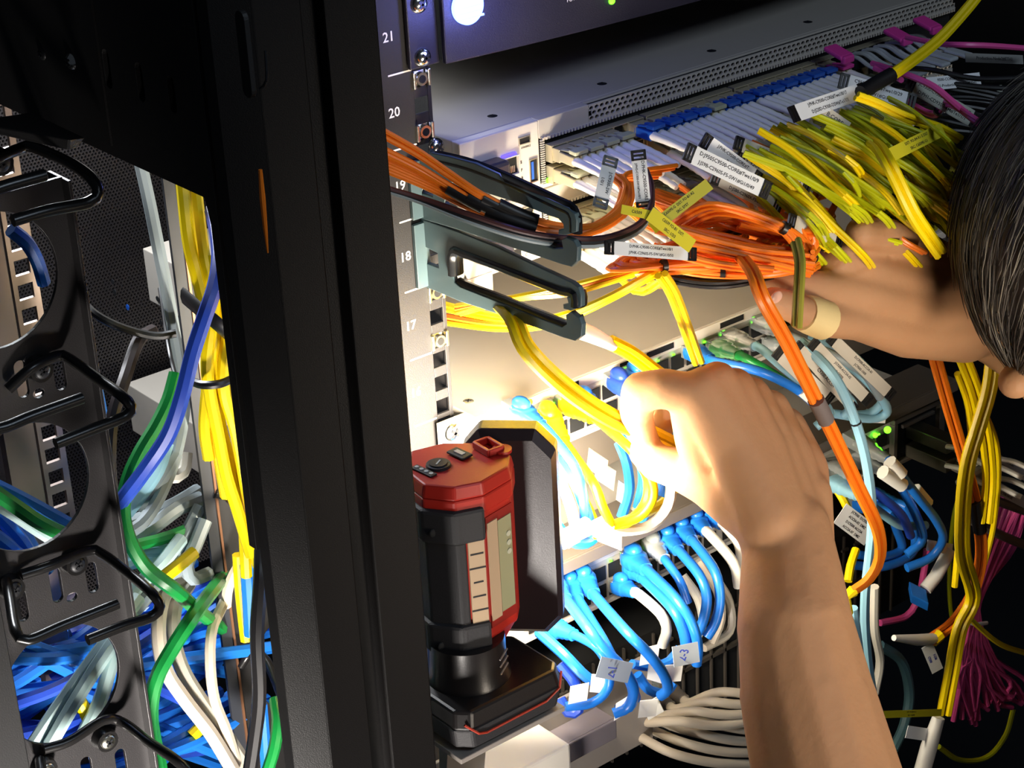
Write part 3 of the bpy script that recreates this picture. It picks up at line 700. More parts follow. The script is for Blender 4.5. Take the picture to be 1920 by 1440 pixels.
# ================================================================ cords
def twin(m, pts, r, gap=None):
    """two jackets side by side following pts"""
    gap = gap or r; prev = None; A_ = []; B_ = []
    n = len(pts)
    for i, p in enumerate(pts):
        t = (pts[min(i + 1, n - 1)] - pts[max(i - 1, 0)]).normalized()
        s = t.cross(Vector((0.45, 0.75, 0.5))).normalized() if prev is None else (prev - t * prev.dot(t)).normalized()
        prev = s; A_.append(p + s * gap); B_.append(p - s * gap)
    m.tube(A_, r, 7); m.tube(B_, r, 7)
def cord(name, label, cat, group, P, r, m_, dup=False, n=8, step=6, wob=0.0, mesh_only=False, parent=None, part='jacket'):
    pts = crom([pt(p) for p in P], step)
    if wob:
        ph = random.random() * 6
        for i, p in enumerate(pts): p += Vector((math.sin(ph + i * .35), math.cos(ph * 2 + i * .3), math.sin(ph * 3 + i * .25))) * wob
    root = parent or thing(name, label, cat, pts[0], group)
    m = M(); twin(m, pts, r) if dup else m.tube(pts, r, n)
    m.build(part, m_, root, smooth='auto'); return root, pts
def flag(parent, p0, p1, wmm, lines, m_=label_w, ends=True, tsize=None, tm=None, flip=False, nrm=None, name='name_tag', wrap=True):
    a, b = pt(p0), pt(p1); d = (b - a).normalized(); N0 = Vector(nrm or (-0.55, -0.7, 0.45))
    nn = (N0 - d * N0.dot(d)).normalized(); wv = nn.cross(d)
    m = M().obox((a + b) / 2, (b - a) / 2, wv * wmm / 2, nn * .18); o = m.build(name, m_, parent); ORG[o.name] = ORG[parent.name]
    L = (b - a).length; ts = tsize or wmm / (len(lines) + .6) * 0.78 if lines else 1
    for k, s in enumerate(lines):
        off = (len(lines) / 2 - .5 - k) * wmm / (len(lines) + .2)
        size = min(ts, L * 1.75 / max(1, len(s)))
        q = a + d * (L * .5) + wv * off + nn * .25
        text('lettering', s, q, d if not flip else -d, wv if not flip else -wv, size, tm or black_print, o, centre=True)
    if ends:
        for q, sg in ((a, -1), (b, 1)):
            e = M(); c = q + d * sg * 2.6
            e.obox(c + wv * wmm * .42, d * 2.8, wv * .7, nn * .7); e.obox(c - wv * wmm * .42, d * 2.8, wv * .7, nn * .7)
            e.obox(c + d * 2.3 * sg, d * .8, wv * wmm * .48, nn * .7); e.obox(c, d * .6, wv * wmm * .45, nn * .6); e.obox(c - d * 2.2 * sg, d * .5, wv * wmm * .48, nn * .7)
            e.build('tag_holder', tie_black, parent)
    return o
def band(parent, pts, i, r, m_=tie_black, L=3.0, name='tie'):
    i = max(1, min(len(pts) - 2, i)); t = (pts[i + 1] - pts[i - 1]).normalized()
    return M().tube([pts[i] - t * L / 2, pts[i] + t * L / 2], r, 10).build(name, m_, parent, smooth='auto')
def sleeve(parent, pts, i0, i1, r, m_=tie_black, name='sleeve'):
    return M().tube(pts[i0:i1 + 1], r, 10).build(name, m_, parent, smooth='auto')
def lc(root, x, z, d=Vector((0, -1, -.12)), boot=boot_w, clip=clip_g, L=52, lean=0.0, r=2.7):
    """duplex LC connector in port at (x, z): transceiver nose, two white boots, one clip; returns boot end"""
    d = (d + Vector((lean, 0, 0))).normalized(); s = X * 3.1; up = d.cross(-s).normalized()
    if up.z < 0: up = -up
    a = Vector((x, FY - 2, z))
    M().obox(a + Vector((0, -5, 0)), X * 5.6, Vector((0, 5, 0)), Z * 4.2).build('transceiver', cream_pl, root, bevel=.4)
    b0 = a + Vector((0, -9, 0))
    m = M()
    for sg in (-1, 1): m.obox(b0 + s * sg + d * 6, s.normalized() * 2.5, d * 7, up * 3.0)
    m.build('plug', clip if clip is clip_b else cream_pl, root, bevel=.5)
    m = M()
    for sg in (-1, 1): m.hexa([b0 + s * sg * .9 + d * 0 + up * 3 + X * -1.6, b0 + s * sg * .9 + up * 3 + X * 1.6, b0 + s * sg * .9 + d * 13 + up * 5.4 + X * 1.5, b0 + s * sg * .9 + d * 13 + up * 5.4 - X * 1.5,
                              b0 + s * sg * .9 + up * 4.2 + X * -1.6, b0 + s * sg * .9 + up * 4.2 + X * 1.6, b0 + s * sg * .9 + d * 13 + up * 6.6 + X * 1.5, b0 + s * sg * .9 + d * 13 + up * 6.6 - X * 1.5])
    m.obox(b0 + d * 11.5 + up * 5.6, X * 5.2, d * 3.0, up * 1.3)
    m.build('clip', clip, root, bevel=.5)
    m = M(); e = []
    for sg in (-1, 1):
        pts = [b0 + s * sg + d * (12 + q * (L - 12)) - Z * (q * q * 3) for q in [i / 12 for i in range(13)]]
        rr = [r * (1.08 if i < 2 else 1.0) * (1 - .22 * i / 12) * (1.0 if i < 6 or i % 2 else .86) for i in range(13)]
        m.tube(pts, rr, 9); e.append(pts[-1])
    m.build('boot', boot, root, smooth='auto')
    return (e[0] + e[1]) / 2, d
def wp(v): return ('w', v.x, v.y, v.z)
def rj(root, base, d, boot=BL, plug=clear_pl, L=26, up=Z, bump=True, ribs=True, s=1.0):
    """RJ45 plug with a snagless boot; base = centre of the port mouth, d = outward direction"""
    d = Vector(d).normalized(); side = d.cross(up).normalized(); u = side.cross(d).normalized()
    M().obox(base + d * 3 * s, side * 5.6 * s, d * 6 * s, u * 4 * s).build('plug', plug, root, bevel=.4)
    m = M(); a = base + d * 7 * s
    prof = [(0, 6.6, 4.6), (7, 6.6, 5.0), (9, 5.6, 4.6), (11, 5.8, 4.8)] + [(12 + 2.2 * k, 5.3 - .28 * k - (.5 if k % 2 else 0), 4.4 - .2 * k - (.5 if k % 2 else 0)) for k in range(7)]
    rings = []
    for (t, w_, h_) in prof:
        t *= L / 26; ring = []
        for k in range(12):
            an = 2 * math.pi * k / 12; cx = math.copysign(abs(math.cos(an)) ** .6, math.cos(an)); cy = math.copysign(abs(math.sin(an)) ** .6, math.sin(an))
            ring.append(a + d * t * s + side * w_ * s * cx + u * h_ * s * cy)
        rings.append(ring)
    base_i = len(m.v)
    for rg in rings: m.v += rg
    for i in range(len(rings) - 1):
        for k in range(12): q = base_i + i * 12 + k; q2 = base_i + i * 12 + (k + 1) % 12; m.f.append((q, q2, q2 + 12, q + 12))
    m.f.append(tuple(base_i + k for k in reversed(range(12)))); m.f.append(tuple(base_i + (len(rings) - 1) * 12 + k for k in range(12)))
    m.build('boot', boot, root, smooth='auto')
    if bump:
        rot = Matrix((side, d, u)).transposed()
        M().ball(a + d * 3.5 * s + u * 5.2 * s, 4.6 * s, 7.2 * s, 4.0 * s, 8, rot).build('latch_guard', boot, root, smooth=True)
    return a + d * (L + 0.5) * s
ORD = ['first', 'second', 'third', 'fourth', 'fifth', 'sixth', 'seventh', 'eighth', 'ninth', 'tenth', 'eleventh', 'twelfth', 'thirteenth', 'fourteenth', 'fifteenth', 'sixteenth', 'seventeenth', 'eighteenth', 'nineteenth', 'twentieth', 'twenty-first', 'twenty-second', 'twenty-third', 'twenty-fourth']
def J(a=1.0): return (random.random() * 2 - 1) * a
ZR = {'top': 24 - 2, 'bot': 10.5 - 2}
FC = 'fiber_patch_cord'; CAT = 'patch cord'
# ---- upper switch, top row
tagged = {}
CAP = {}
for i in range(19):
    x, z = colx(i), U + 22
    if i in (4,): continue
    clip = clip_g if i < 5 or i in (9,) else (clip_p if i == 18 else clip_b)
    jk = OR if i < 4 else (PK if i == 18 else (OR if i in (6, 8) else YE))
    cn = 'orange' if jk is OR else ('pink' if jk is PK else 'yellow')
    cc = {clip_g: 'grey-green', clip_b: 'blue', clip_p: 'pink'}[clip]
    root = thing(FC, 'white-booted %s patch cord with %s clip, %s in the upper fibre switch top row' % (cn, cc, ORD[i if i < 4 else i - 1]), CAT, (x, FY, z), 'cords in the top row of the upper fibre switch')
    e, d = lc(root, x, z, Vector((0, -1, -.10 - J(.04))), clip=clip, lean=.06 + .012 * i * .5 + J(.03))
    if i < 4:
        off = [(0, 0), (8, 10), (-6, 14), (10, -4)][i]
        o1, o2 = off
        P = [wp(e), (1148 + 8 * i, 330 + o2 * .3, -88), (1172 + o1 * .5, 355, -100), (1158 + o1, 392 + o2 * .4, -112), (1110 + o1, 424 + o2 * .5, -116), (1050, 428 + o2, -112), (980, 408 + o2, -100), (905, 372 + o2 * 1.2, -86), (840, 330 + o2 * 1.6, -70), (780, 290 + o2 * 2, -58), (700, 246 + o2 * 2.4, -48)]
        m = M(); pts = crom([pt(p) for p in P], 5); twin(m, pts, 1.45); m.build('jacket', jk, root, smooth='auto')
        k0 = int(len(pts) * (.58 + .05 * (i % 3))); sleeve(root, pts, k0, k0 + 5, 3.6)
        CAP[i] = (root, pts)
    else:
        sp_ = 5 if jk is YE else 3
        ex = 1500 + (i - 4) * 25 + J(14); ey = 300 + abs(J(70)) + (i % 4) * 24
        if i in (6, 8): ex, ey = 1690 + J(20), 440 + J(10)
        if i == 18: ex, ey = 1835, 228
        yv = -175 - J(14); ev = at(ex, ey, yv)
        mid = e + d * 28 + Vector((J(4), 0, -4)); mid2 = e.lerp(ev, .6) + Vector((J(6), J(6), 6))
        P = [wp(e), wp(mid), wp(mid2), wp(ev), (ex + 46 + J(8), ey + 42 + J(12), yv - 8)]
        m = M(); pts = crom([pt(p) for p in P], 6); twin(m, pts, 1.4); m.build('jacket', jk if jk is not YE else (YE if i % 3 else YG), root, smooth='auto')
        if i % 3 == 0: band(root, pts, int(len(pts) * .35), 3.6)
        CAP[i] = (root, pts)
# ---- upper switch, bottom row
for i in range(21):
    x, z = colx(i), U + 8.5
    if i in (3, 5): continue
    jk = OR if i < 9 or i in (11, 13) else (YE if i % 2 else YG); cn = 'orange' if jk is OR else 'yellow'
    clip = clip_b if i in (4, 10, 12, 16) else clip_g
    root = thing(FC, '%s patch cord in column %s of the upper fibre switch bottom row' % (cn, i + 1 if False else ORD[i]), CAT, (x, FY, z), 'cords in the bottom row of the upper fibre switch')
    e, d = lc(root, x, z, Vector((0, -1, -.16 - J(.04))), clip=clip, lean=.05 + J(.03), L=46)
    if i < 9 or i in (11, 13):
        k = i
        P = [wp(e), wp(e + d * 30 + Z * -4), (1330 + 14 * k, 385 + 7 * k + J(10), -140), (1450 + 5 * k, 430 + J(16), -165), (1505 + J(14), 462 + J(8), -172), (1512 + J(10), 492 + J(6), -172), (1440 + J(10), 505 + J(8), -165), (1320, 500 + J(14), -140), (1230 - 6 * k, 495 + J(14), -110), wp(Vector((colx(k) + 4, -80, 4 + J(3))))]
        m = M(); pts = crom([pt(p) for p in P], 6); twin(m, pts, 1.45); m.build('jacket', jk, root, smooth='auto')
        if k % 2 == 0: band(root, pts, int(len(pts) * .42), 3.8)
        if k % 3 == 1: band(root, pts, int(len(pts) * .7), 3.8)
    else:
        ex = 1520 + (i - 9) * 28 + J(18); ey = 360 + (i % 5) * 20 + J(12); yv = -165 + J(12); ev = at(ex, ey, yv)
        P = [wp(e), wp(e + d * 26), wp(e.lerp(ev, .62) + Z * 3 + X * J(5)), wp(ev), (ex + 40, ey + 26 + J(10), yv - 6)]
        m = M(); pts = crom([pt(p) for p in P], 6); twin(m, pts, 1.4); m.build('jacket', jk, root, smooth='auto')
        if i % 2: band(root, pts, int(len(pts) * .5), 3.6)
# ---- lower fibre switch, top row: short loops of orange turning under the bundle
for i in range(10):
    x, z = colx(i), 22
    jk = OR if i not in (3, 7) else BK; cn = 'orange' if jk is OR else 'black'
    root = thing(FC, '%s patch cord, %s from the left, in the lower fibre switch top row' % (cn, ORD[i]), CAT, (x, FY, z), 'cords in the lower fibre switch')
    e, d = lc(root, x, z, Vector((0, -1, -.14)), clip=clip_g, lean=.08 + J(.03), L=48)
    if jk is OR:
        P = [wp(e), wp(e + d * 22), (1250 + 16 * i, 478 + 3 * i + J(8), -125), (1380 + 6 * i, 492 + J(10), -150), (1480 + J(8), 488 + J(10), -166), (1524 + J(8), 462 + J(12), -172), (1500 + J(14), 430 + J(10), -165), (1400, 420 + J(16), -140), (1300, 400 + J(18), -118), (1240 + J(20), 370 + J(10), -98)]
    elif i == 3:
        P = [wp(e), wp(e + d * 14), (1220, 508, -115), (1260, 524, -125), (1330, 534, -140), (1390, 530, -150), (1450, 515, -160)]
    else:
        P = [wp(e), wp(e + d * 14), (1230, 500, -112), (1250, 516, -122), (1330, 528, -136), (1400, 522, -150), (1470, 508, -162)]
    m = M(); pts = crom([pt(p) for p in P], 6); twin(m, pts, 1.45); m.build('jacket', jk, root, smooth='auto')
    if i % 2: band(root, pts, int(len(pts) * .4), 4.2, zinc if i % 4 == 1 else tie_black, 3.5)
for i in range(14):   # second row below, mostly hidden
    x, z = colx(i), 8.5
    root = thing(FC, 'patch cord in the lower fibre switch bottom row, %s from the left' % ORD[i], CAT, (x, FY, z), 'cords in the bottom row of the lower fibre switch')
    e, d = lc(root, x, z, Vector((0, -1, -.2)), clip=clip_g, lean=.1 + J(.03), L=44)
    P = [wp(e), wp(e + d * 18), (1290 + 14 * i, 492 + J(9), -130), (1400 + 7 * i, 500 + J(8), -150), (1490, 478 + J(14), -165), (1520 + J(8), 440 + J(14), -165)]
    m = M(); twin(m, crom([pt(p) for p in P], 7), 1.4); m.build('jacket', OR if i % 3 else YE, root, smooth='auto')
# ---- dense yellow tangle beyond the tags
lab = 'thin yellow fibre cord in the dense tangle between the tags and the dark hair'
for i in range(58):
    u0 = 1375 + random.random() * 300; v0 = 270 - (u0 - 1330) * .30 + random.random() * 95
    Lx = 90 + random.random() * 150; sl = .42 + random.random() * .5; y0_ = -110 - random.random() * 40
    P = [(u0, v0, y0_), (u0 + Lx * .35, v0 + Lx * .35 * sl * .8, y0_ - 16), (u0 + Lx * .7, v0 + Lx * .7 * sl, y0_ - 32), (u0 + Lx, v0 + Lx * sl + 8, y0_ - 46), (u0 + Lx + 20, v0 + Lx * sl + 42, y0_ - 10), (u0 + Lx + 10, v0 + Lx * sl + 60, y0_ + 45)]
    root, pts = cord(FC, lab, CAT, 'yellow cords in the tangle', P, 1.25, random.choice([YE, YG, YG, YG]), dup=True, step=9, wob=.5)
    if i % 6 == 0: band(root, pts, len(pts) // 2, 3.4)
for i in range(16):
    u0 = 1180 + random.random() * 250; v0 = 400 + (u0 - 1180) * .05 + random.random() * 70
    Lx = 150 + random.random() * 120; y0_ = -118 - random.random() * 30
    P = [(u0, v0, y0_), (u0 + Lx * .5, v0 + Lx * .12 + J(6), y0_ - 20), (min(1525, u0 + Lx), v0 + Lx * .2 + J(10), y0_ - 38)]
    cord(FC, 'orange fibre cord lying in the bright orange bundle above the left hand', CAT, 'orange cords in the bundle', P, 1.5, OR, dup=True, step=9, wob=.3)
# ---- named tags
def tagged_on(i, p0, p1, w_, lines, **k):
    root = CAP[i][0] if i in CAP else CAP[7][0]; return flag(root, p0, p1, w_, lines, **k)
flag(CAP[2][0], (1142, 312, -112), (1128, 372, -118), 8.5, ['J:C9300-SW', '1/0/1'], nrm=(-.5, -.8, .2))
flag(CAP[3][0], (1198, 300, -112), (1206, 378, -118), 8.5, ['D:PHK-C9500-CORE', 'J:PH2-C1300-SW1#Te1/0/1'], nrm=(-.5, -.8, .2))
flag(CAP[5][0], (1300, 290, -140), (1428, 352, -155), 10.5, ['D:J9505C9500-CORE#Twe1/0/9', 'J:JS9B-C2960S-F5-SW1#Gi1/0/49'])
flag(CAP[7][0], (1330, 270, -130), (1412, 330, -138), 9, ['J:PHK-C9500-CORE#T', 'D:JS5'])
flag(CAP[6][0], (1350, 335, -132), (1450, 385, -142), 9, ['D:JS0D-C1000-CORE', 'D:JSB0-C2960X-FS-SW'], m_=label_clear)
flag(CAP[8][0], (1392, 272, -128), (1510, 318, -140), 8, ['B:PHK-C9500-CORE#T', 'D:JSDB-C1000-F6-SW1#Gi1'], m_=label_clear)
flag(CAP[9][0], (1395, 300, -126), (1505, 348, -138), 8, ['C9500-CORE#Twe1/0/21'], m_=label_clear)
flag(CAP[10][0], (1494, 212, -145), (1612, 172, -135), 10, ['J:PHK-C9500-CORE#Twe1/0/17', 'D:JS20D-C9300-DSW#Te1/1/1'])
flag(CAP[12][0], (1590, 155, -118), (1700, 188, -138), 10, ['C9500-CORE#Twe1/0/29', 'D:JS2B-SW1#Gi1/0/49'])
flag(CAP[17][0], (1715, 160, -120), (1822, 222, -140), 10.5, ['JC9300-C9500-CORE#Twe1/0/3', 'D:PH1-CD9300-RM#Te1/1/1'], m_=mat('greenish label', 'b9beb0', .5))
flag(CAP[16][0], (1738, 158, -110), (1838, 148, -120), 8.5, ['9500-CORE#Twenvou1', 'D:PH1-Production-Node1#ETH1'], m_=label_w, ends=False)
flag(CAP[16][0], (1770, 182, -108), (1880, 170, -118), 7.5, ['C9500-CORE#Twe1/0/28'], m_=mat('greenish label', 'b9beb0', .5), ends=False)
flag(CAP[17][0], (1810, 108, -100), (1918, 112, -110), 6, ['Production-Node2#ETH1'], m_=mat('shaded label', '8c8c88', .5), ends=False)  # last label is white greyed in its colour to stand for shade
flag(CAP[11][0], (1672, 290, -185), (1768, 242, -180), 8, ['DST: FO-B4-R1-2 D57', 'SRC: C6509E-G1'], m_=label_y, ends=False)
flag(CAP[3][0], (1222, 428, -150), (1330, 345, -150), 7, ['C6509E-G  DST: FO-B1-R2', 'SRC: SYST'], m_=label_y, ends=False)
flag(CAP[2][0], (1165, 392, -150), (1222, 404, -155), 5, ['C6509'], m_=label_y, ends=False)
flag(CAP[1][0], (1218, 400, -156), (1298, 462, -158), 8, ['C6509 FO-B1  DST:', 'SRC: 1/3/3'], m_=label_y, ends=False)
flag(CAP[4 if 4 in CAP else 5][0], (1150, 465, -142), (1290, 476, -150), 7.5, ['D:PHK-C9500-CORE#Twe1/0/1', 'J:PHK-C2960S-F5-SW1#Gi1/0/50'])
flag(CAP[13][0], (1490, 418, -170), (1568, 446, -172), 9, ['J:C9500'], m_=label_clear)
flag(CAP[14][0], (1540, 205, -140), (1590, 240, -150), 7, ['B:CORE'], m_=label_clear, ends=False)
# black gap cords in front of the guide
for k, (dv, m_, nm) in enumerate(((0, BR, 'maroon'), (7, BK, 'black'), (13, GY, 'grey'))):
    P = [(722, 352 + dv * .3, -50), (790, 372 + dv * .5, -62), (880, 402 + dv, -85), (980, 434 + dv, -108), (1060, 446 + dv, -122), (1130, 446 + dv, -130), (1190, 425 + dv, -132), (1218, 392 + dv, -125), (1222, 350 + dv, -110), (1212, 320, -95)]
    root, pts = cord(FC, '%s thin cord passing in front of number 19 and through the upper cable guide' % nm, CAT, 'dark cords through the upper guide', P, 1.7, m_)
for k in range(4):
    P = [(720, 300 + 6 * k, -48), (800, 336 + 5 * k, -60), (880, 372 + 6 * k, -78), (950, 405 + 5 * k, -95), (1040, 440 - 2 * k, -112), (1110, 436 - 3 * k, -116), (1160, 410, -112), (1180, 375 + 4 * k, -104), (1175 + 4 * k, 345, -92)]
    root, pts = cord(FC, 'orange cord in the bundle that sweeps from behind the post into the upper cable guide', CAT, 'orange cords from behind the post', P, 1.9, OR, dup=False)
    if k in (1,): sleeve(root, pts, int(len(pts) * .36), int(len(pts) * .36) + 5, 5.0)
# yellow tail from the top right with black splice
root, pts = cord(FC, 'thick yellow twin cord coming down from the top right corner into a black splice sleeve', CAT, None, [(1850, -30, -150), (1815, 15, -150), (1760, 75, -150), (1700, 122, -150), (1655, 152, -150)], 2.2, YE, dup=True)
sleeve(root, crom([pt(p) for p in [(1672, 140, -150), (1640, 158, -150), (1606, 180, -152)]]), 0, 6, 4.6)
cord(FC, 'thick yellow twin cord coming down', CAT, None, [(1606, 180, -152), (1640, 192, -156), (1700, 220, -165), (1760, 240, -170), (1800, 262, -175)], 1.7, YE, dup=True, parent=root)
cord(FC, 'bright yellow twin cord hanging free in front of the left hand, its end loose', CAT, None, [(1600, 255, -120), (1640, 270, -165), (1662, 300, -190), (1685, 345, -200), (1712, 400, -205), (1742, 445, -205), (1764, 476, -205)], 2.3, YE, dup=True)
cord(FC, 'pale yellow tag strip hanging down over the left hand', CAT, None, [(1492, 452, -185), (1500, 490, -195), (1498, 540, -200), (1494, 612, -200)], 1.9, mat('olive strip', '8f8a2c', .5), dup=True)
# pink and grey pull tabs at right end of the upper switch
for k in range(6):
    x0_ = colx(19) + 6 + k * 11.5
    t = thing('transceiver', 'grey looped pull-tab transceiver, %s of six at the upper switch right end' % ORD[k], 'transceiver', (x0_, FY, U + 20), 'grey pull tabs on the upper switch')
    m = M(); m.obox((x0_, FY - 8, U + 22), X * 5.5, Y * 8, Z * 4.2); m.build('body', dark_metal, t, bevel=.5)
    zz = U + 27
    for sg in (-1, 1):
        M().tube(crom([(x0_ + 4 * sg, FY - 10, zz), (x0_ + 4 * sg, FY - 22, zz + 2), (x0_ + 4 * sg + 1, FY - 32, zz - 2), (x0_ + 3.4 * sg + 3, FY - 44, zz - 5)], 3), 1.8, 8, flat=.7).build('strap', pull_grey, t, smooth='auto')
    m = M(); m.obox((x0_ + 4, FY - 50 - 3 * (k % 2), zz - 6 + .5 * k), X * 4.5, Vector((2.0, -8, -1)), Z * 1.4); m.build('pull_tab', pull_grey, t, bevel=1.2)
for k, (u_, v_) in enumerate(((1683, 65), (1738, 44), (1572, 98))):
    t = thing('dust_clip', 'bright pink connector clip, %s from the left along the vent edge of the upper switch' % ORD[(k + 1) % 3], 'connector clip', at(u_, v_, -45), 'pink clips on the upper switch')
    c = at(u_, v_, -40); m = M(); m.obox(c, X * 6.0, Vector((0, -8, -2)), Z * 1.6); m.obox(c + Vector((0, -8, -3)), X * 5, Y * 2, Z * 2.6); m.build('clip', clip_p, t, bevel=1.2)
for k in range(3):
    cord(FC, ['pink cord running out to the right edge below the grey pull tabs', 'pink cord bending down over the greenish tags', 'short pink cord with a white boot beside the yellow splice'][k], CAT, 'pink cords of the upper switch',
         [[(1700, 70, -60), (1760, 82, -90), (1800, 84, -110), (1860, 86, -120), (1940, 92, -125)], [(1640, 120, -80), (1700, 140, -115), (1750, 162, -135), (1790, 195, -145), (1835, 232, -150)], [(1640, 128, -85), (1668, 138, -100), (1690, 150, -118)]][k], 1.9, PK, dup=(k == 1))
for k in range(10):
    v0 = 128 + 11 * k
    cord(FC, 'black cord lost in the shadow at the upper right behind the tags', CAT, 'black cords at the upper right', [(1650 + 8 * k, v0, -60), (1740, v0 + 6 + J(8), -100), (1830, v0 + 14 + J(10), -125), (1935, v0 + 30 + J(14), -150)], 1.8, BK)
# ---- loops in the gap above the wide lid
for k, (dv, m_, nm) in enumerate(((0, YE, 'yellow'), (10, YE, 'yellow'), (26, OR, 'orange'), (40, YE, 'yellow'))):
    P = [(800, 560 + dv, 60), (850, 575 + dv * .8, 20), (930, 592 + dv * .6, -30), (1010, 600 + dv * .3, -70), (1080, 585 + dv * .1, -100), (1150, 555, -118), (1210, 522, -125), (1250, 500, -125)]
    cord(FC, '%s cord curving above the wide lid, %s from the top at the rail' % (nm, ORD[k]), CAT, 'cords through the gap at number 17', P, 1.9, m_, dup=True)
for k in range(3):
    P = [(860, 575 + k * 6, -10), (960, 560, -60), (1060, 540 + k * 5, -90), (1140, 520 + k * 4, -108), (1200, 508, -118)]
    cord(FC, 'yellow-orange cord fanning behind the empty guide loop', CAT, 'cords fanning behind the empty loop', P, 1.7, [YE, OR, YE][k], dup=True)
# pulled cord held by the right hand
root, pts = cord(FC, 'bright yellow cord with white boot being pulled by the right hand across the wide lid', CAT, None, [(925, 560, -50), (962, 598, -85), (985, 650, -100), (1030, 700, -106), (1085, 745, -108), (1150, 785, -110), (1215, 812, -112), (1290, 850, -110)], 3.0, YE, dup=True)
root, pts = cord(FC, 'thin yellow cord with a white boot reaching from the guide hook to the right hand', CAT, None, [(1140, 640, -95), (1180, 660, -95), (1220, 690, -95), (1250, 712, -95)], 2.6, YE, dup=True)
M().tube([at(1085, 618, -100), at(1110, 628, -98), at(1150, 648, -95)], [5.5, 5.0, 3.4], 10).build('boot', boot_w, root, smooth='auto')
cord(FC, 'yellow twin cord dropping straight from the bundle to the copper switch behind the right hand', CAT, None, [(1240, 515, -135), (1262, 550, -120), (1285, 610, -90), (1310, 680, -70)], 2.1, YE, dup=True)
root, pts = cord(FC, 'long orange twin cord with a grey sleeve hanging right of the right hand', CAT, None, [(1380, 470, -150), (1412, 512, -180), (1430, 560, -192), (1475, 640, -192), (1520, 730, -190), (1555, 800, -188), (1610, 915, -180), (1645, 990, -170), (1650, 1045, -165), (1630, 1085, -160), (1600, 1108, -155)], 2.25, OR, dup=True)
sleeve(root, pts, int(len(pts) * .40), int(len(pts) * .40) + 4, 5.2, mat('grey sleeve', '6c6260', .5))
M().tube([pts[-1], at(1585, 1120, -155), at(1592, 1150, -155)], [4, 3.4, 2.8], 8).build('boot', YE, root, smooth='auto')
root, pts = cord(FC, 'orange twin cord with black sleeve falling from the left wrist to a white connector', CAT, None, [(1750, 660, -120), (1778, 760, -120), (1810, 870, -120), (1832, 960, -120), (1840, 1040, -120), (1825, 1110, -120), (1790, 1165, -122), (1745, 1200, -125)], 2.3, OR, dup=True)
sleeve(root, pts, int(len(pts) * .5), int(len(pts) * .5) + 5, 5.0)
M().tube([at(1750, 1198, -125), at(1720, 1200, -125), at(1676, 1196, -125)], [4.2, 4.2, 2.2], 10).build('boot', boot_w, root, smooth='auto')
M().tube([at(1762, 1190, -125), at(1748, 1202, -125)], 4.6, 8).build('cord_end', YE, root)
flag(root, (1738, 1210, -125), (1758, 1258, -125), 9, ['F-DM', 'C9300'], tm=blue_print, ends=False)
root, pts = cord('ethernet_cable', 'long light-blue cable hanging vertically between the right arm and the orange twin cord', 'network cable', None, [(1500, 640, -100), (1560, 700, -125), (1600, 780, -140), (1625, 870, -140), (1635, 980, -138), (1622, 1120, -135), (1625, 1220, -130), (1640, 1330, -125)], 3.4, LB)
band(root, pts, int(len(pts) * .22), 3.7, tie_black, 1.2)
for k, P in enumerate(([(1600, 1140, -150), (1612, 1230, -148), (1625, 1340, -148), (1640, 1400, -150)], [(1640, 1100, -120), (1640, 1180, -115), (1650, 1240, -110), (1640, 1300, -110)], [(1580, 1160, -150), (1600, 1240, -150), (1632, 1330, -150)])):
    cord('ethernet_cable', ['light-blue cable emerging along the right edge of the forearm', 'white curved cable just right of the hanging light-blue one', 'pale cable hugging the right edge of the forearm low down'][k], 'network cable', None, P, 3.1, [LB, WH, PG][k])
cord('ethernet_cable', 'dusty teal cable arching down in the dark to the right of the forearm', 'network cable', None, [(1650, 1210, -60), (1690, 1240, -60), (1705, 1300, -60), (1695, 1360, -65), (1675, 1405, -70)], 4.0, mat('dusty teal', '5d8894', .5))
# ---- yellow cords at right
YL = [
 ('broad yellow twin cord crossing in front of the others at the right', [(1865, 655, -150), (1855, 730, -150), (1835, 800, -148), (1815, 870, -146), (1806, 950, -145), (1806, 1040, -145), (1825, 1120, -140), (1800, 1180, -140), (1785, 1260, -140), (1770, 1340, -140)], 2.9, True),
 ('yellow cord to the left of the crossing point with a grey sleeve', [(1805, 670, -135), (1828, 730, -135), (1840, 780, -130), (1850, 830, -128), (1855, 900, -125), (1848, 980, -125)], 2.6, True),
 ('thin yellow cord running straight down beneath the left wrist', [(1795, 700, -125), (1815, 760, -125), (1822, 840, -122), (1818, 900, -122), (1800, 1000, -120), (1790, 1100, -120)], 2.4, False),
 ('rightmost thin yellow cord curving down over the pink bundle', [(1845, 770, -118), (1868, 830, -115), (1872, 900, -115), (1862, 990, -112), (1845, 1060, -112)], 2.1, False),
 ('yellow cord trailing off to the right edge below the wrist', [(1850, 720, -110), (1880, 690, -110), (1930, 672, -115)], 1.8, False),
 ('yellow cord swinging away behind the pink bundle to the right edge', [(1800, 1140, -105), (1840, 1180, -100), (1880, 1210, -98), (1935, 1228, -98)], 2.2, False),
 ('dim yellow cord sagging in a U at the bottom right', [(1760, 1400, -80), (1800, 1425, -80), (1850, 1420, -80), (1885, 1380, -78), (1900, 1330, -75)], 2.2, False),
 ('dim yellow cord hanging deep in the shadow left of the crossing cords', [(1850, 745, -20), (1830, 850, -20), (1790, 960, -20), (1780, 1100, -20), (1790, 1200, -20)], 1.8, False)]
for lb_, P, r, dp in YL: cord(FC, lb_, CAT, 'yellow cords hanging at the right', P, r, YE if 'dim' not in lb_ else YG, dup=dp)  # dim cords get the duller yellow-green, shade put into their colour
m = thing(FC, 'yellow cord with yellow side flag and white boot at the bottom edge', CAT, at(1745, 1440, -150))
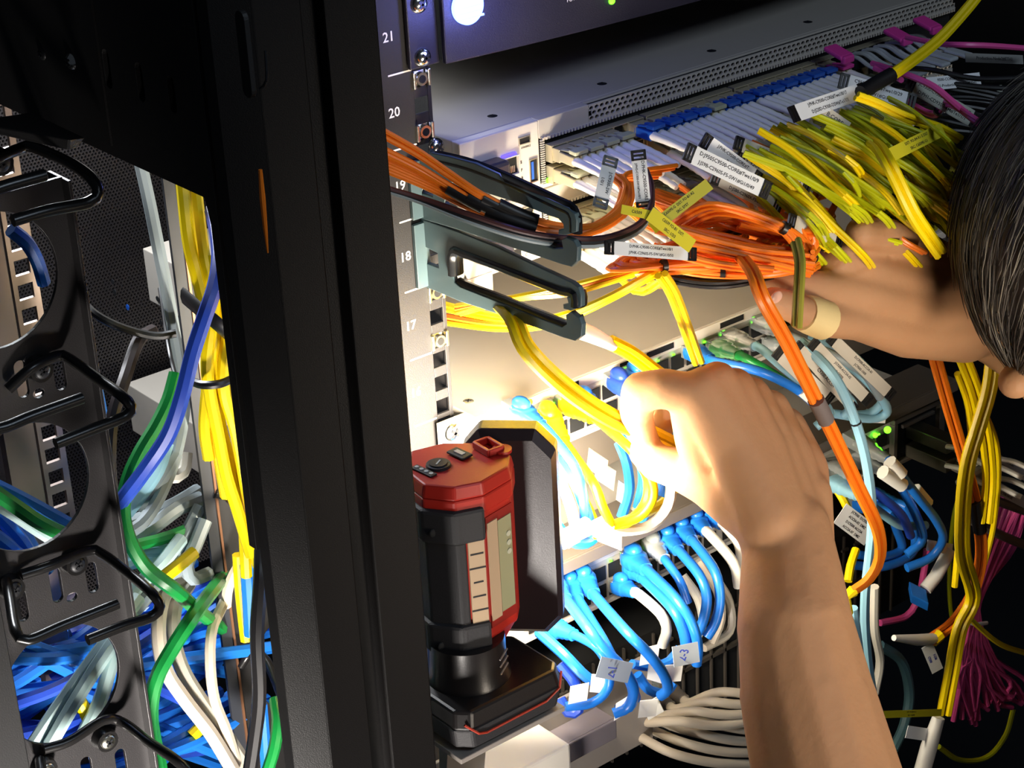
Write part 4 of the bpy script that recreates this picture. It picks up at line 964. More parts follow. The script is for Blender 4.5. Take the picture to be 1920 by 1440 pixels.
M().tube([at(1725, 1460, -150), at(1742, 1400, -150), at(1760, 1345, -150)], [6, 6, 4.5], 10).build('boot', boot_w, m, smooth='auto')
flag(m, (1650, 1340, -150), (1765, 1336, -150), 5, ['DST: FO-B4-R1-2', 'SRC: C6509E'], m_=label_y, ends=False); flag(m, (1700, 1372, -148), (1755, 1380, -148), 9, [], ends=False)
# white boot with blue tip
m = thing(FC, 'white-sleeved cord with a blue connector tip hanging right of the blue cables', CAT, at(1790, 1020, -90))
M().tube([at(1782, 1030, -90), at(1755, 1080, -90), at(1735, 1105, -90)], [5, 5, 5], 10).build('boot', boot_w, m, smooth='auto')
M().obox(at(1722, 1118, -90), Vector((5, -4, -4)), Vector((3, 4, 3)), Vector((2, 2, -5))).build('plug', BL, m, bevel=.6)
flag(m, (1738, 1022, -90), (1785, 1030, -90), 8, [], ends=False)
cord(FC, 'short pink cord with white joint left of the blue connector tip', CAT, None, [(1738, 1030, -70), (1732, 1075, -70), (1722, 1120, -70), (1700, 1155, -70), (1650, 1168, -70)], 2.6, PK)
# ---- pink bundle bottom right
for k in range(26):
    q = k / 25; sd = J(1)
    P = [(1870 + 60 * q, 940 + J(20), -50 - 20 * q), (1845 + 50 * q + J(8), 1020 + J(10), -60), (1822 + 18 * q + J(6), 1110, -75), (1820 + 16 * q + J(5), 1165 + J(6), -80), (1812 + 40 * q + J(16), 1230, -82), (1800 + 110 * q + J(14), 1290 + J(24), -84), (1805 + 120 * q + J(20), 1350 - 50 * q + J(18), -86)]
    cord('ethernet_cable', 'pink cable in the tied pink bundle at the lower right', 'network cable', 'pink cables of the tied bundle', P, 2.1, PK, step=9)
t = thing('cable_tie', 'white cable tie pinching the pink bundle', 'cable tie', at(1830, 1165, -85)); 
M().tube([at(1813, 1166, -88), at(1830, 1171, -90), at(1850, 1168, -88)], 1.6, 8).build('strap', white_print, t)
# ---- two pull-tab direct attach cables in the network module
for k in range(2):
    a = Vector((418, FY - 2, -6 * U + (27 if k == 0 else 11)))
    t = thing('attach_cable', ('upper' if k == 0 else 'lower') + ' white pull-tab cable plugged into the dark network module', 'network cable', a, 'pull-tab cables of the module')
    M().obox(a + Vector((2, -20, -1)), X * 7, Y * 20, Z * 5).build('connector', mat('nickel', '6f6a5c', .3, .7), t, bevel=.6)
    for s_ in (-1, 1):
        b = a + Vector((2 + 7 * s_, -40, 1))
        M().tube(crom([b, b + Vector((2, -14, 1)), b + Vector((6, -28, -6)), b + Vector((12, -42, -7)), b + Vector((18, -56, -12))], 4), 2.6, 8, flat=.7).build('pull_strap', boot_w, t, smooth='auto')
    e = a + Vector((4, -40, -3)); P = [wp(e), wp(e + Vector((6, -24, -8))), (1800, 905 + 50 * k, -80), (1860, 935 + 60 * k, -85), (1940, 965 + 65 * k, -90)]
    cord('', '', '', None, P, 3.6, mat('pewter jacket', '8b8178', .5), parent=t)
    flag(t, (1850, 852 + 52 * k, -90), (1925, 892 + 52 * k, -92), 8.5, ['J:C9500-PACK5', 'D:C9300-RACK5'], ends=False)
for (u_, v_) in ((1664, 808), (1640, 816), (1588, 828)):
    p = at(u_, v_, FY - 4)
M().ball(at(1664, 806, FY - 42), 2.6).build('module_light', green_led, mod); M().ball(at(1641, 816, FY - 2), 2.0).build('module_light', green_led, mod)
p = at(1640, 806, FY - 2)
# ---- ethernet cables: unit 15, left group
EC = 'ethernet_cable'; NC = 'network cable'
def eth(label, base, end, P, m_, boot=None, r=3.0, group=None, L=26, bump=True, flagspec=None, s=1.0, plug=None):
    b0 = pt(base); b1 = pt(end); t = thing(EC, label, NC, b0, group)
    e = rj(t, b0, b1 - b0, boot or m_, plug or clear_pl, L=L, bump=bump, s=s)
    d = (b1 - b0).normalized()
    pts = crom([e - d * 3, e + d * 6] + [pt(p) for p in P], 5); M().tube(pts, r, 10).build('jacket', m_, t, smooth='auto'); return t, pts
G15 = 'patch cords in the copper switch at number 15'
eth('light-blue-sheathed cable with a round blue guard, leftmost in the switch at number 15', (962, 762, FY), (1040, 815, -70), [(1075, 870, -95), (1092, 920, -98), (1095, 980, -90), (1080, 1010, -80)], BL, group=G15, s=1.15)
eth('yellow cable with a big yellow guard directly right of the leftmost blue one', (1015, 765, FY), (1080, 860, -75), [(1112, 905, -98), (1130, 950, -105), (1145, 985, -105), (1125, 985, -100), (1118, 1000, -96)], YE, group=G15, s=1.25)
eth('second yellow cable with a curled guard below the pulled cord', (1055, 748, FY), (1140, 800, -75), [(1180, 840, -98), (1215, 885, -110), (1225, 930, -112), (1200, 968, -108), (1150, 985, -100)], YE, group=G15, s=1.25)
eth('blue cable with a ribbed boot just above the second yellow one', (1085, 740, FY), (1150, 790, -70), [(1185, 830, -88), (1205, 890, -92), (1195, 950, -88)], BL, group=G15)
eth('deep blue cable with a round guard left of the right hand fingertips', (1145, 705, FY), (1215, 760, -65), [(1250, 800, -80), (1262, 870, -85), (1240, 930, -85)], BL, boot=DB, group=G15, s=1.15)
eth('blue cable whose guard peeks out above the right hand fingertips', (1178, 694, FY), (1235, 735, -60), [(1270, 780, -70), (1280, 860, -75)], BL, group=G15, s=1.15)
LOWER = [
 ('blue cable hanging behind the lamp panel edge, left of the yellow loops', [(1040, 850, -60), (1075, 900, -85), (1100, 960, -92), (1108, 1000, -90)], BL, 3.6),
 ('pale blue cable hanging beside the lamp panel edge', [(1042, 880, -70), (1070, 950, -92), (1078, 1000, -92), (1060, 1020, -90)], mat('pale blue', '9ccbe8', .4), 3.6),
 ('yellow cable running behind the lamp panel into the white ties', [(1035, 870, -60), (1075, 910, -80), (1105, 960, -90), (1120, 1005, -90)], YE, 3.4),
 ('white cable sweeping from the right hand down to the white ties', [(1245, 850, -95), (1258, 900, -98), (1252, 950, -100), (1220, 985, -100), (1170, 995, -98), (1130, 985, -95)], WH, 3.6),
 ('yellow cable bowing right under the pulled cord into the white ties', [(1190, 850, -90), (1215, 900, -96), (1210, 945, -98), (1175, 980, -98), (1128, 992, -95)], YE, 3.4),
 ('second yellow cable low down reaching right towards the wrist', [(1130, 990, -90), (1190, 970, -88), (1240, 945, -80), (1270, 910, -60)], YE, 3.2),
 ('blue cable hanging straight down under the fingers', [(1160, 830, -60), (1175, 870, -70), (1180, 920, -72), (1165, 970, -72)], BL, 3.4),
 ('blue cable just right of the white tags under the fingers', [(1218, 860, -60), (1232, 900, -65), (1222, 940, -65), (1200, 980, -65)], BL, 3.4),
 ('blue cable making a flat loop at the foot of the white ties', [(1045, 985, -85), (1070, 1015, -88), (1100, 1018, -88), (1125, 1000, -86)], BL, 3.4)]
for lb_, P, m_, r in LOWER: cord(EC, lb_, NC, 'cables gathered in white ties left of the right hand', P, r, m_)
for k, (u_, v_) in enumerate(((1090, 990), (1128, 985), (1065, 1005))):
    t = thing('cable_wrap', 'white wrap around the gathered cables, %s from the left' % ORD[(k + 1) % 3], 'cable wrap', at(u_, v_, -100), 'white wraps'); m = M()
    m.tube([at(u_ - 12, v_ + 8, -102), at(u_ + 12, v_ - 4, -102)], 6.0, 10); m.build('wrap', mat('paper white', 'f0eee6', .6), t, smooth='auto')
t = thing('paper_tag', 'curled white paper tag under the gathered cables', 'tag', at(1145, 1012, -105)); m = M()
m.obox(at(1143, 1008, -105), Vector((7, -3, -5)), Vector((2, 2, 4)), Vector((.3, .3, -.1))); m.build('paper', mat('paper white', 'f0eee6', .6), t)
for k, (u_, v_) in enumerate(((1175, 930), (1135, 890), (1120, 870))):
    t = thing('paper_tag', 'small white paper tag between the yellow loops, %s from the right' % ORD[k], 'tag', at(u_, v_, -70), 'paper tags'); M().obox(at(u_, v_, -70), Vector((6, -2, -6)), Vector((3, 2, 5)), Vector((.3, .3, 0))).build('paper', mat('paper white', 'f0eee6', .6), t)
# ---- blue cables in the lower copper switch
G12 = 'patch cords in the lower copper switch'
B12 = [
 ('blue cable with a ribbed boot right beside the lamp panel edge', (1035, 1095, FY - 10), (1075, 1140, -80), [(1100, 1175, -98), (1130, 1215, -110), (1165, 1250, -115), (1188, 1290, -115), (1178, 1325, -110), (1150, 1338, -105)], BL, None, 3.5, 1.2),
 ('blue cable with a round guard, second from the lamp panel in the lower switch', (1085, 1075, FY), (1140, 1150, -85), [(1175, 1185, -108), (1215, 1225, -118), (1243, 1262, -120), (1252, 1292, -118), (1238, 1305, -112)], BL, None, 3.5, 1.25),
 ('blue cable with its guard above the first white-jacketed one', (1060, 1085, FY), (1105, 1160, -82), [(1130, 1200, -102), (1152, 1240, -110), (1180, 1275, -112), (1192, 1310, -108)], BL, None, 3.5, 1.2),
 ('white-jacketed cable with a blue boot in the lower switch left half', (1155, 1095, FY), (1210, 1120, -65), [(1238, 1150, -78), (1250, 1180, -80), (1242, 1210, -76)], WH, BL, 3.6, 1.1),
 ('blue cable with the tall round guard in the middle of the lower switch', (1178, 1040, FY), (1232, 1085, -75), [(1265, 1120, -95), (1295, 1165, -108), (1308, 1210, -112), (1306, 1245, -110)], BL, None, 3.6, 1.3),
 ('blue cable under the tall round guard, joined in one sleeve with it', (1180, 1060, FY), (1230, 1108, -78), [(1260, 1140, -96), (1282, 1185, -106), (1288, 1230, -108)], BL, None, 3.6, 1.1),
 ('clear-booted blue cable in the middle of the lower switch', (1215, 1010, FY), (1255, 1060, -60), [(1275, 1090, -72), (1290, 1130, -78)], BL, clear_pl, 3.0, 1.15),
 ('blue cable with ribbed boot, third from the forearm in the lower switch', (1240, 1000, FY), (1290, 1050, -70), [(1312, 1080, -84), (1325, 1120, -92), (1318, 1165, -94), (1300, 1200, -92)], BL, None, 3.4, 1.2),
 ('blue cable with ribbed boot, second from the forearm in the lower switch', (1268, 985, FY), (1315, 1030, -70), [(1340, 1070, -86), (1350, 1120, -94), (1342, 1165, -96), (1325, 1195, -95)], BL, None, 3.4, 1.2),
 ('white-jacketed cable with blue ribbed boot beside the forearm', (1295, 970, FY), (1345, 1015, -72), [(1375, 1055, -84), (1385, 1100, -88)], WH, BL, 3.6, 1.2),
 ('blue-booted cable nearest the forearm with a white jacket', (1320, 955, FY), (1365, 992, -62), [(1385, 1020, -74), (1390, 1060, -78)], WH, BL, 3.4, 1.2)]
for lb_, b, e, P, m_, bt_, r, s_ in B12: eth(lb_, b, e, P, m_, boot=bt_, r=r, group=G12, s=s_)
eth('lowest blue cable with a long ribbed boot lying beside the battery foot', (1020, 1170, -50), (1095, 1198, -95), [(1120, 1215, -108), (1140, 1250, -112), (1140, 1290, -112), (1110, 1318, -108), (1060, 1325, -100)], BL, bump=False, group=G12, s=1.1)
MORE = [
 ('blue cable running down right from behind the battery foot', [(1010, 1185, -60), (1055, 1225, -85), (1100, 1270, -98), (1135, 1285, -100)], BL, 3.6, False),
 ('blue cable dipping in a tight U beside the battery foot', [(1050, 1245, -80), (1080, 1285, -90), (1085, 1330, -92), (1065, 1335, -88), (1050, 1310, -82)], DB, 3.6, False),
 ('blue cable bending under the tag marked 2-1', [(1180, 1270, -112), (1188, 1300, -112), (1180, 1325, -108), (1155, 1332, -104)], BL, 3.6, False),
 ('blue cable looping right beneath the tag marked 2-1', [(1195, 1265, -95), (1215, 1292, -98), (1245, 1300, -98), (1262, 1280, -98)], BL, 3.4, False),
 ('short blue cable crossing left of the tag marked 2-3', [(1185, 1245, -90), (1220, 1250, -90), (1255, 1240, -92), (1275, 1215, -92)], BL, 3.2, False),
 ('white cable curling behind the blue ones next to the forearm', [(1280, 1080, -50), (1308, 1120, -62), (1318, 1165, -66), (1305, 1200, -66)], WH, 3.2, False),
 ('second white cable curling behind the blue ones next to the forearm', [(1310, 1050, -50), (1345, 1110, -60), (1352, 1160, -66), (1335, 1205, -66)], CR_, 3.2, False),
 ('third white cable beside the forearm, crossing low under the blue ones', [(1340, 1080, -55), (1368, 1130, -60), (1368, 1185, -64), (1320, 1215, -66)], CR_, 3.0, False)]
for lb_, P, m_, r, _ in MORE: cord(EC, lb_, NC, 'loops under the lower copper switch', P, r, m_)
t = thing('handwritten_tag', 'clear white tag handwritten 2-1 wrapped around blue cables', 'tag', at(1150, 1255, -122))
flag(t, (1122, 1250, -122), (1182, 1262, -122), 13, [], ends=False, m_=mat('translucent tape', 'c9d8ea', .4)); text('lettering', '2-1', at(1150, 1272, -124), Vector((.1, -.3, .9)), Vector((-.8, .6, .2)), 8, blue_print, t)
t = thing('handwritten_tag', 'clear white tag handwritten 2-3 wrapped around blue cables', 'tag', at(1285, 1225, -116))
flag(t, (1262, 1232, -118), (1310, 1222, -118), 13, [], ends=False, m_=mat('translucent tape', 'c9d8ea', .4)); text('lettering', '2-3', at(1284, 1240, -120), Vector((.1, -.3, .9)), Vector((-.8, .6, .2)), 8, blue_print, t)
for k, (u_, v_) in enumerate(((1085, 1300), (1125, 1282), (1218, 1228), (1232, 1262), (1170, 1325), (1215, 1328), (1262, 1262))):
    t = thing('paper_tag', 'crumpled white tag among the low blue loops, %s from the left' % ORD[[0, 1, 4, 5, 2, 3, 6][k]], 'tag', at(u_, v_, -104), 'crumpled tags under the lower switch')
    M().obox(at(u_, v_, -108), Vector((6, -2, J(4))), Vector((2, 1, 5)), Vector((.3, .3, 0))).build('paper', mat('paper white', 'f0eee6', .6), t)
# ---- grey cables at the bottom centre
for k in range(9):
    x0_ = 1150 + 26 * (k % 5) + 10 * (k // 5); y0_ = 1352 - 12 * (k % 5) - 30 * (k // 5)
    P = [(x0_ + 60, y0_ + 35, -72), (x0_ + 110, y0_ + 60 - 6 * k, -85), (x0_ + 190, y0_ + 78 - 8 * k, -95), (x0_ + 290, y0_ + 82 - 12 * k, -100)]
    eth('grey-beige cable, %s from the left in the fan at the bottom centre' % ORD[k], (x0_, y0_, -22), (x0_ + 60, y0_ + 35, -66), P[1:], mat('grey-beige jacket', 'b8ab98', .5), boot=mat('smoky boot', '6f665c', .4), group='grey fan at the bottom centre', s=1.1, bump=False, r=3.4)
t = thing('paper_tag', 'white folded tag standing just above the grey-beige fan', 'tag', at(1225, 1325, -104)); M().obox(at(1224, 1328, -104), Vector((5, -2, 2)), Vector((-2, 1, 6)), Vector((.3, .3, 0))).build('paper', mat('paper white', 'f0eee6', .6), t)
# ---- light-blue family right of centre
GL = 'cables in the right half of the switch at number 15'
LBF = [
 ('light-blue cable with clear boot, leftmost of the group under the left hand', (1360, 628, FY), (1430, 655, -60), [(1470, 690, -85), (1530, 740, -95), (1555, 775, -92), (1530, 800, -88)], LB, clear_pl),
 ('green clear-booted cable under the left hand', (1335, 645, FY), (1400, 672, -60), [(1440, 695, -72), (1480, 720, -80), (1520, 750, -84)], GR, mat('clear green', '4aa45a', .2, trans=.4)),
 ('light-blue cable with clear boot, second of the group under the left hand', (1440, 640, FY), (1500, 652, -60), [(1545, 690, -92), (1575, 730, -98), (1600, 760, -98), (1580, 780, -92)], LB, clear_pl),
 ('light-blue cable with smoky boot nearest the bandaged finger', (1480, 618, FY), (1530, 635, -55), [(1590, 660, -92), (1640, 710, -100), (1655, 750, -98), (1630, 775, -92), (1590, 778, -88)], LB, mat('smoky boot', '6f665c', .4)),
 ('light-blue cable ending in a hook under the left palm', (1500, 640, FY), (1545, 655, -60), [(1610, 700, -96), (1655, 750, -104), (1662, 775, -100), (1630, 785, -94), (1560, 775, -88)], LB, clear_pl),
 ('bright blue cable with a white sleeve running from under the right hand', (1290, 655, FY), (1345, 680, -60), [(1420, 695, -84), (1480, 722, -92), (1510, 742, -94), (1530, 762, -92)], BL, None),
 ('pale grey cable in the arch under the left hand', (1420, 600, FY), (1500, 640, -70), [(1560, 665, -98), (1620, 700, -106), (1650, 745, -104)], GY, clear_pl)]
for lb_, b, e, P, m_, bt_ in LBF: eth(lb_, b, e, P, m_, boot=bt_, r=3.1, group=GL, s=1.1, bump=False)
hold = CAPT = thing('tag_strip', 'long clear-sleeved name tag arching beneath the left hand, uppermost', 'name tag', at(1600, 680, -115), 'arched name tags under the left hand')
flag(hold, (1565, 640, -112), (1665, 735, -122), 8, ['D:C9300-ACC5A-01', 'J:C9500-1000'], m_=label_clear)
hold = thing('tag_strip', 'long clear-sleeved name tag arching beneath the left hand, second down', 'name tag', at(1560, 690, -115), 'arched name tags under the left hand')
flag(hold, (1530, 650, -112), (1622, 745, -120), 8, ['J:C9300-ACC5A-02', 'D:C9300'], m_=label_clear)
hold = thing('tag_strip', 'long clear-sleeved name tag arching beneath the left hand, third down', 'name tag', at(1520, 690, -115), 'arched name tags under the left hand')
flag(hold, (1500, 655, -110), (1595, 760, -116), 7, ['C9300-ACC5A'], m_=label_clear)
hold = thing('tag_strip', 'pinkish name tag left of the grey sleeve, lowest of the arched tags', 'name tag', at(1500, 700, -110), 'arched name tags under the left hand')
flag(hold, (1465, 665, -105), (1548, 745, -112), 10, ['J:C9300-ACC', 'D:C9300-07'], m_=label_clear)
t = thing('paper_tag', 'white wrapped tag on the bright blue cable beside the grey sleeve', 'tag', at(1515, 735, -100)); M().tube([at(1502, 728, -94), at(1526, 748, -96)], 5, 10).build('wrap', mat('paper white', 'f0eee6', .6), t)
t = cord(EC, 'yellow cable curving under the light-blue hooks', NC, None, [(1560, 775, -85), (1600, 782, -90), (1640, 775, -90)], 2.6, YE)
t = thing('paper_tag', 'white tag at the end of the yellow curve under the light-blue hooks', 'tag', at(1642, 780, -92)); M().obox(at(1642, 780, -92), Vector((6, -4, -1)), Vector((2, 1, 4)), Vector((.3, .3, 0))).build('paper', mat('paper white', 'f0eee6', .6), t)
# ---- blue family at right of the forearm
GB = 'blue cables right of the forearm'
BF = [
 ('blue cable with clear ribbed boot and two white wraps, uppermost right of the forearm', (1595, 820, -40), (1665, 862, -75), [(1690, 890, -98), (1720, 930, -104), (1755, 975, -104), (1768, 1010, -100), (1745, 1045, -95), (1700, 1065, -90)], BL, clear_pl),
 ('blue cable with clear ribbed boot and one white wrap, second right of the forearm', (1590, 850, -40), (1660, 885, -75), [(1690, 915, -92), (1715, 960, -96), (1730, 1010, -94), (1700, 1040, -90)], BL, clear_pl),
 ('deep blue cable starting behind the orange twin cord', (1560, 870, -40), (1600, 895, -75), [(1650, 930, -92), (1690, 965, -96), (1708, 1005, -94)], DB, clear_pl),
 ('light-blue cable starting behind the forearm, right side', (1550, 895, -50), (1600, 925, -80), [(1650, 960, -88), (1690, 985, -90), (1735, 985, -86)], LB, LB),
 ('blue cable coiling low behind the orange twin cord', (1600, 940, -30), (1650, 955, -60), [(1680, 990, -66), (1690, 1030, -66), (1650, 1045, -66), (1610, 1040, -60)], BL, None),
 ('second blue cable coiling low behind the orange twin cord', (1610, 920, -30), (1670, 940, -60), [(1710, 980, -70), (1712, 1035, -70), (1660, 1062, -70), (1600, 1060, -60)], BL, None)]
for lb_, b, e, P, m_, bt_ in BF: eth(lb_, b, e, P, m_, boot=bt_, r=3.3, group=GB, s=1.1, bump=False)
for k, (a, b) in enumerate((((1668, 866), (1690, 890)), ((1715, 918), (1738, 945)), ((1655, 885), (1692, 910)))):
    t = thing('cable_wrap', 'white wrap on the blue cables right of the forearm, %s' % ['uppermost', 'lowest and folded', 'left one'][k], 'cable wrap', at(a[0], a[1], -100), 'wraps right of the forearm')
    M().tube([at(a[0], a[1], -97), at(b[0], b[1], -101)], 5.2, 10).build('wrap', mat('paper white', 'f0eee6', .6), t, smooth='auto')
t = thing('name_tag', 'white printed tag card half hidden behind the forearm at right', 'name tag', at(1600, 980, -100)); flag(t, (1575, 962, -95), (1632, 1005, -100), 16, ['J:C9300  D:C9300', 'ACC5A-02  DMZ', 'D:C9300 ACC5A', 'ACC5A-07  DMZ'], ends=False)
for k, P in enumerate(([(1560, 905, -60), (1580, 935, -70), (1592, 960, -72)], [(1590, 1090, -110), (1595, 1060, -105), (1605, 1030, -100)])): cord(EC, ['short yellow cable end above the white printed tag card', 'short yellow cable below the white printed tag card'][k], NC, None, P, 3, YE)
# ================================================================ left interior
IL = 'network cable'
LEFT = [
 ('thick deep-blue cable running diagonally across the slate-edged manager', [(398, 395, 60), (408, 440, 30), (411, 490, 10), (402, 540, 0), (385, 590, -5), (362, 660, -5), (342, 740, -5), (318, 810, 0), (280, 870, 10), (235, 930, 30), (190, 990, 60)], 4.6, DB),
 ('flat grey-blue cable rising beside the slate edge past the white chassis corner', [(262, 300, 150), (280, 380, 140), (296, 460, 130), (312, 540, 125), (326, 620, 120), (338, 690, 115), (345, 760, 110), (330, 850, 100), (300, 930, 90), (262, 985, 80), (210, 1010, 80)], 4.2, GY),
 ('dark green cable curving down from the black strap and on to the green crossing', [(330, 700, 60), (316, 750, 55), (292, 800, 50), (262, 850, 45), (240, 900, 40), (231, 955, 35), (242, 1010, 30), (275, 1065, 25), (330, 1108, 20), (375, 1148, 60), (430, 1190, 118)], 4.4, GR),
 ('green cable crossing over the other green one and running down to the bottom', [(462, 1035, 125), (430, 1068, 118), (396, 1110, 60), (362, 1156, 18), (322, 1218, 15), (292, 1277, 15), (283, 1347, 20), (300, 1440, 30)], 4.6, GR),
 ('green cable passing left behind the curving green one', [(400, 960, 120), (366, 985, 110), (311, 1008, 105), (249, 1024, 100), (190, 1040, 100)], 4.0, GR),
 ('black cable hanging at the left below the white chassis corner', [(285, 620, 140), (259, 640, 120), (232, 716, 90), (212, 778, 80), (206, 840, 75), (207, 900, 75), (215, 960, 80)], 4.2, mat('charcoal jacket', '3c3436', .35)),
 ('bright blue cable dropping beside the cable manager edge', [(150, 600, 160), (162, 650, 150), (178, 720, 140), (192, 794, 130), (200, 872, 130), (205, 960, 130)], 4.2, BL),
 ('cream cable arching down through the middle of the lower left tangle', [(340, 1085, 120), (310, 1113, 90), (297, 1176, 70), (308, 1250, 60), (345, 1310, 55), (395, 1375, 50), (440, 1450, 45)], 4.8, CR_),
 ('grey-cream cable doubling the cream one on its right', [(355, 1095, 120), (330, 1135, 90), (325, 1190, 75), (340, 1250, 65), (375, 1310, 60), (425, 1380, 55), (470, 1450, 50)], 4.8, mat('grey cream jacket', 'aaa698', .45)),
 ('slim cream cable right of the two big cream ones', [(420, 1130, 90), (398, 1180, 70), (394, 1240, 60), (402, 1310, 55), (425, 1370, 50), (446, 1440, 50)], 3.6, CR_),
 ('cream and green-tipped cable hooking behind the yellow bundle', [(475, 1030, 80), (445, 1062, 80), (428, 1100, 85), (424, 1135, 90)], 3.6, CR_),
 ('black cable running down the right side of the lower opening', [(490, 1030, -40), (488, 1090, -50), (482, 1190, -55), (486, 1300, -55), (478, 1380, -50), (466, 1460, -45)], 4.2, BK),
 ('green cable end at the bottom beside the post', [(516, 1310, 0), (521, 1350, -10), (515, 1400, -15), (500, 1450, -15)], 3.8, GR),
 ('blue cable end at the bottom beside the post', [(490, 1320, 30), (495, 1380, 30), (500, 1450, 30)], 3.8, BL),
 ('light-blue cable edge right of the yellow bundle', [(432, 560, 60), (436, 660, 60), (446, 740, 60), (452, 830, 62)], 3.2, LB),
 ('blue cable between the yellow bundle and the post low down', [(462, 1060, 60), (466, 1120, 60), (470, 1190, 60)], 4.5, BL)]
for lb_, P, r, m_ in LEFT: cord('ethernet_cable', lb_, IL, None, P, r, m_)
YB = [[(340, 330, 80), (353, 450, 60), (368, 512, 50), (382, 570, 45), (398, 640, 40), (390, 720, 40), (384, 800, 40), (392, 860, 40)],
      [(366, 350, 80), (378, 450, 60), (386, 500, 50), (400, 560, 45), (412, 630, 40), (404, 700, 40), (402, 770, 40), (410, 850, 40), (424, 930, 45)],
      [(400, 480, 50), (404, 540, 42), (396, 610, 36), (388, 680, 34), (394, 740, 34), (408, 810, 34), (424, 890, 36), (446, 960, 40), (470, 1040, 46)],
      [(412, 500, 46), (424, 560, 38), (428, 620, 34), (420, 690, 32), (422, 740, 32), (440, 800, 34), (454, 870, 36), (466, 940, 40), (478, 1010, 44), (490, 1090, 48)],
      [(416, 560, 56), (418, 630, 52), (408, 720, 50), (412, 790, 50), (430, 860, 50), (444, 920, 52), (456, 980, 54), (462, 1080, 56)],
      [(432, 700, 44), (440, 760, 42), (450, 830, 42), (460, 900, 44), (470, 980, 46), (484, 1060, 46)],
      [(446, 1040, 70), (450, 1100, 70), (455, 1150, 70), (461, 1200, 70)]]
for k, P in enumerate(YB): cord('ethernet_cable', 'yellow cable in the vertical yellow bundle beside the post', IL, 'yellow cables beside the post', P, 3.8, YE)
for k, P in enumerate(([(345, 555, 60), (372, 578, 40), (402, 602, 22), (436, 632, 18)], [(362, 716, 40), (382, 722, 26), (412, 720, 20), (440, 708, 22)], [(145, 555, 150), (180, 590, 130), (230, 615, 120), (290, 630, 115), (330, 625, 110)], [(300, 540, 150), (318, 660, 110), (336, 730, 60)])):
    t = thing('cable_strap', ['wide black strap lying diagonally over the yellow bundle', 'glossy black tie ringed round the yellow bundle below the wide strap', 'black strap sagging below the white chassis corner', 'thin black strap along the flat grey-blue cable'][k], 'cable strap', pt(P[1]))
    M().tube(crom([pt(p) for p in P], 5), [2.4, 2.6, 2.6, 1.4][k], 8, flat=2.4 if k == 0 else 1.0).build('strap', tie_black, t, smooth='auto')
# upper left round hole and below: blue, green, pale cables
HL = [([(-20, 905, 60), (40, 935, 55), (90, 962, 55), (150, 995, 60)], 4.4, BL), ([(-20, 915, 45), (30, 950, 40), (75, 980, 40), (140, 1012, 45)], 4.6, GR), ([(-20, 935, 60), (30, 965, 55), (70, 992, 55), (130, 1030, 60)], 4.4, PG),
      ([(-20, 950, 80), (20, 990, 80), (50, 1030, 80), (70, 1075, 80)], 4.6, BL), ([(-10, 930, 90), (35, 985, 90), (62, 1030, 90), (90, 1070, 90)], 4.6, BL), ([(-30, 990, 70), (10, 1020, 70), (40, 1045, 70), (90, 1060, 70)], 4.6, BL), ([(-20, 1040, 60), (30, 1042, 60), (90, 1035, 60), (150, 1020, 60)], 3.6, DB),
      ([(-30, 1010, 75), (5, 1035, 75), (30, 1060, 75), (50, 1080, 75)], 4.6, BL), ([(20, 430, 40), (50, 455, 40), (70, 490, 42), (82, 530, 46)], 4.0, BL)]
for k, (P, r, m_) in enumerate(HL): cord('ethernet_cable', '%s cable seen through the left round holes, %s of nine counted downwards' % ({id(BL): 'blue', id(GR): 'green', id(PG): 'pale', id(DB): 'dark blue'}[id(m_)], ORD[k]), IL, 'cables behind the left round holes', P, r, m_)
# blue mass at the lower left
rnd = random.Random(21)
for k in range(46):
    u0 = rnd.uniform(20, 380); v0 = rnd.uniform(1200, 1420); y0_ = rnd.uniform(90, 190); a = rnd.uniform(-1.0, .1) if k % 3 else rnd.uniform(-.5, .5)
    Lx = rnd.uniform(240, 440); c1 = rnd.uniform(-22, 22)
    P = [(u0 - Lx * .5, v0 - math.sin(a) * Lx * .5, y0_ + 15), (u0 - Lx * .2, v0 - math.sin(a) * Lx * .25 + c1 * .5, y0_), (u0 + Lx * .2, v0 + math.sin(a) * Lx * .2 + c1, y0_ - 5), (u0 + Lx * .55, v0 + math.sin(a) * Lx * .6 + c1 * .2, y0_ + 15)]
    cord('ethernet_cable', 'blue cable in the tangled blue mass at the lower left', IL, 'blue cables of the lower left tangle', P, 4.3, BL if k % 7 else DB, step=10)
for k in range(14):
    u0 = 330 + rnd.uniform(-70, 90); v0 = 1130 + rnd.uniform(-40, 110)
    P = [(u0 - 170, v0 + 80 + rnd.uniform(-30, 30), 150), (u0 - 40, v0 + 15, 140), (u0 + 40, v0 - 10, 140), (u0 + 170, v0 - 70 + rnd.uniform(-20, 30), 155)]
    cord('ethernet_cable', 'blue cable between the green crossing and the slate edge', IL, 'blue cables behind the green crossing', P, 4.0, BL if k % 3 else DB, step=10)
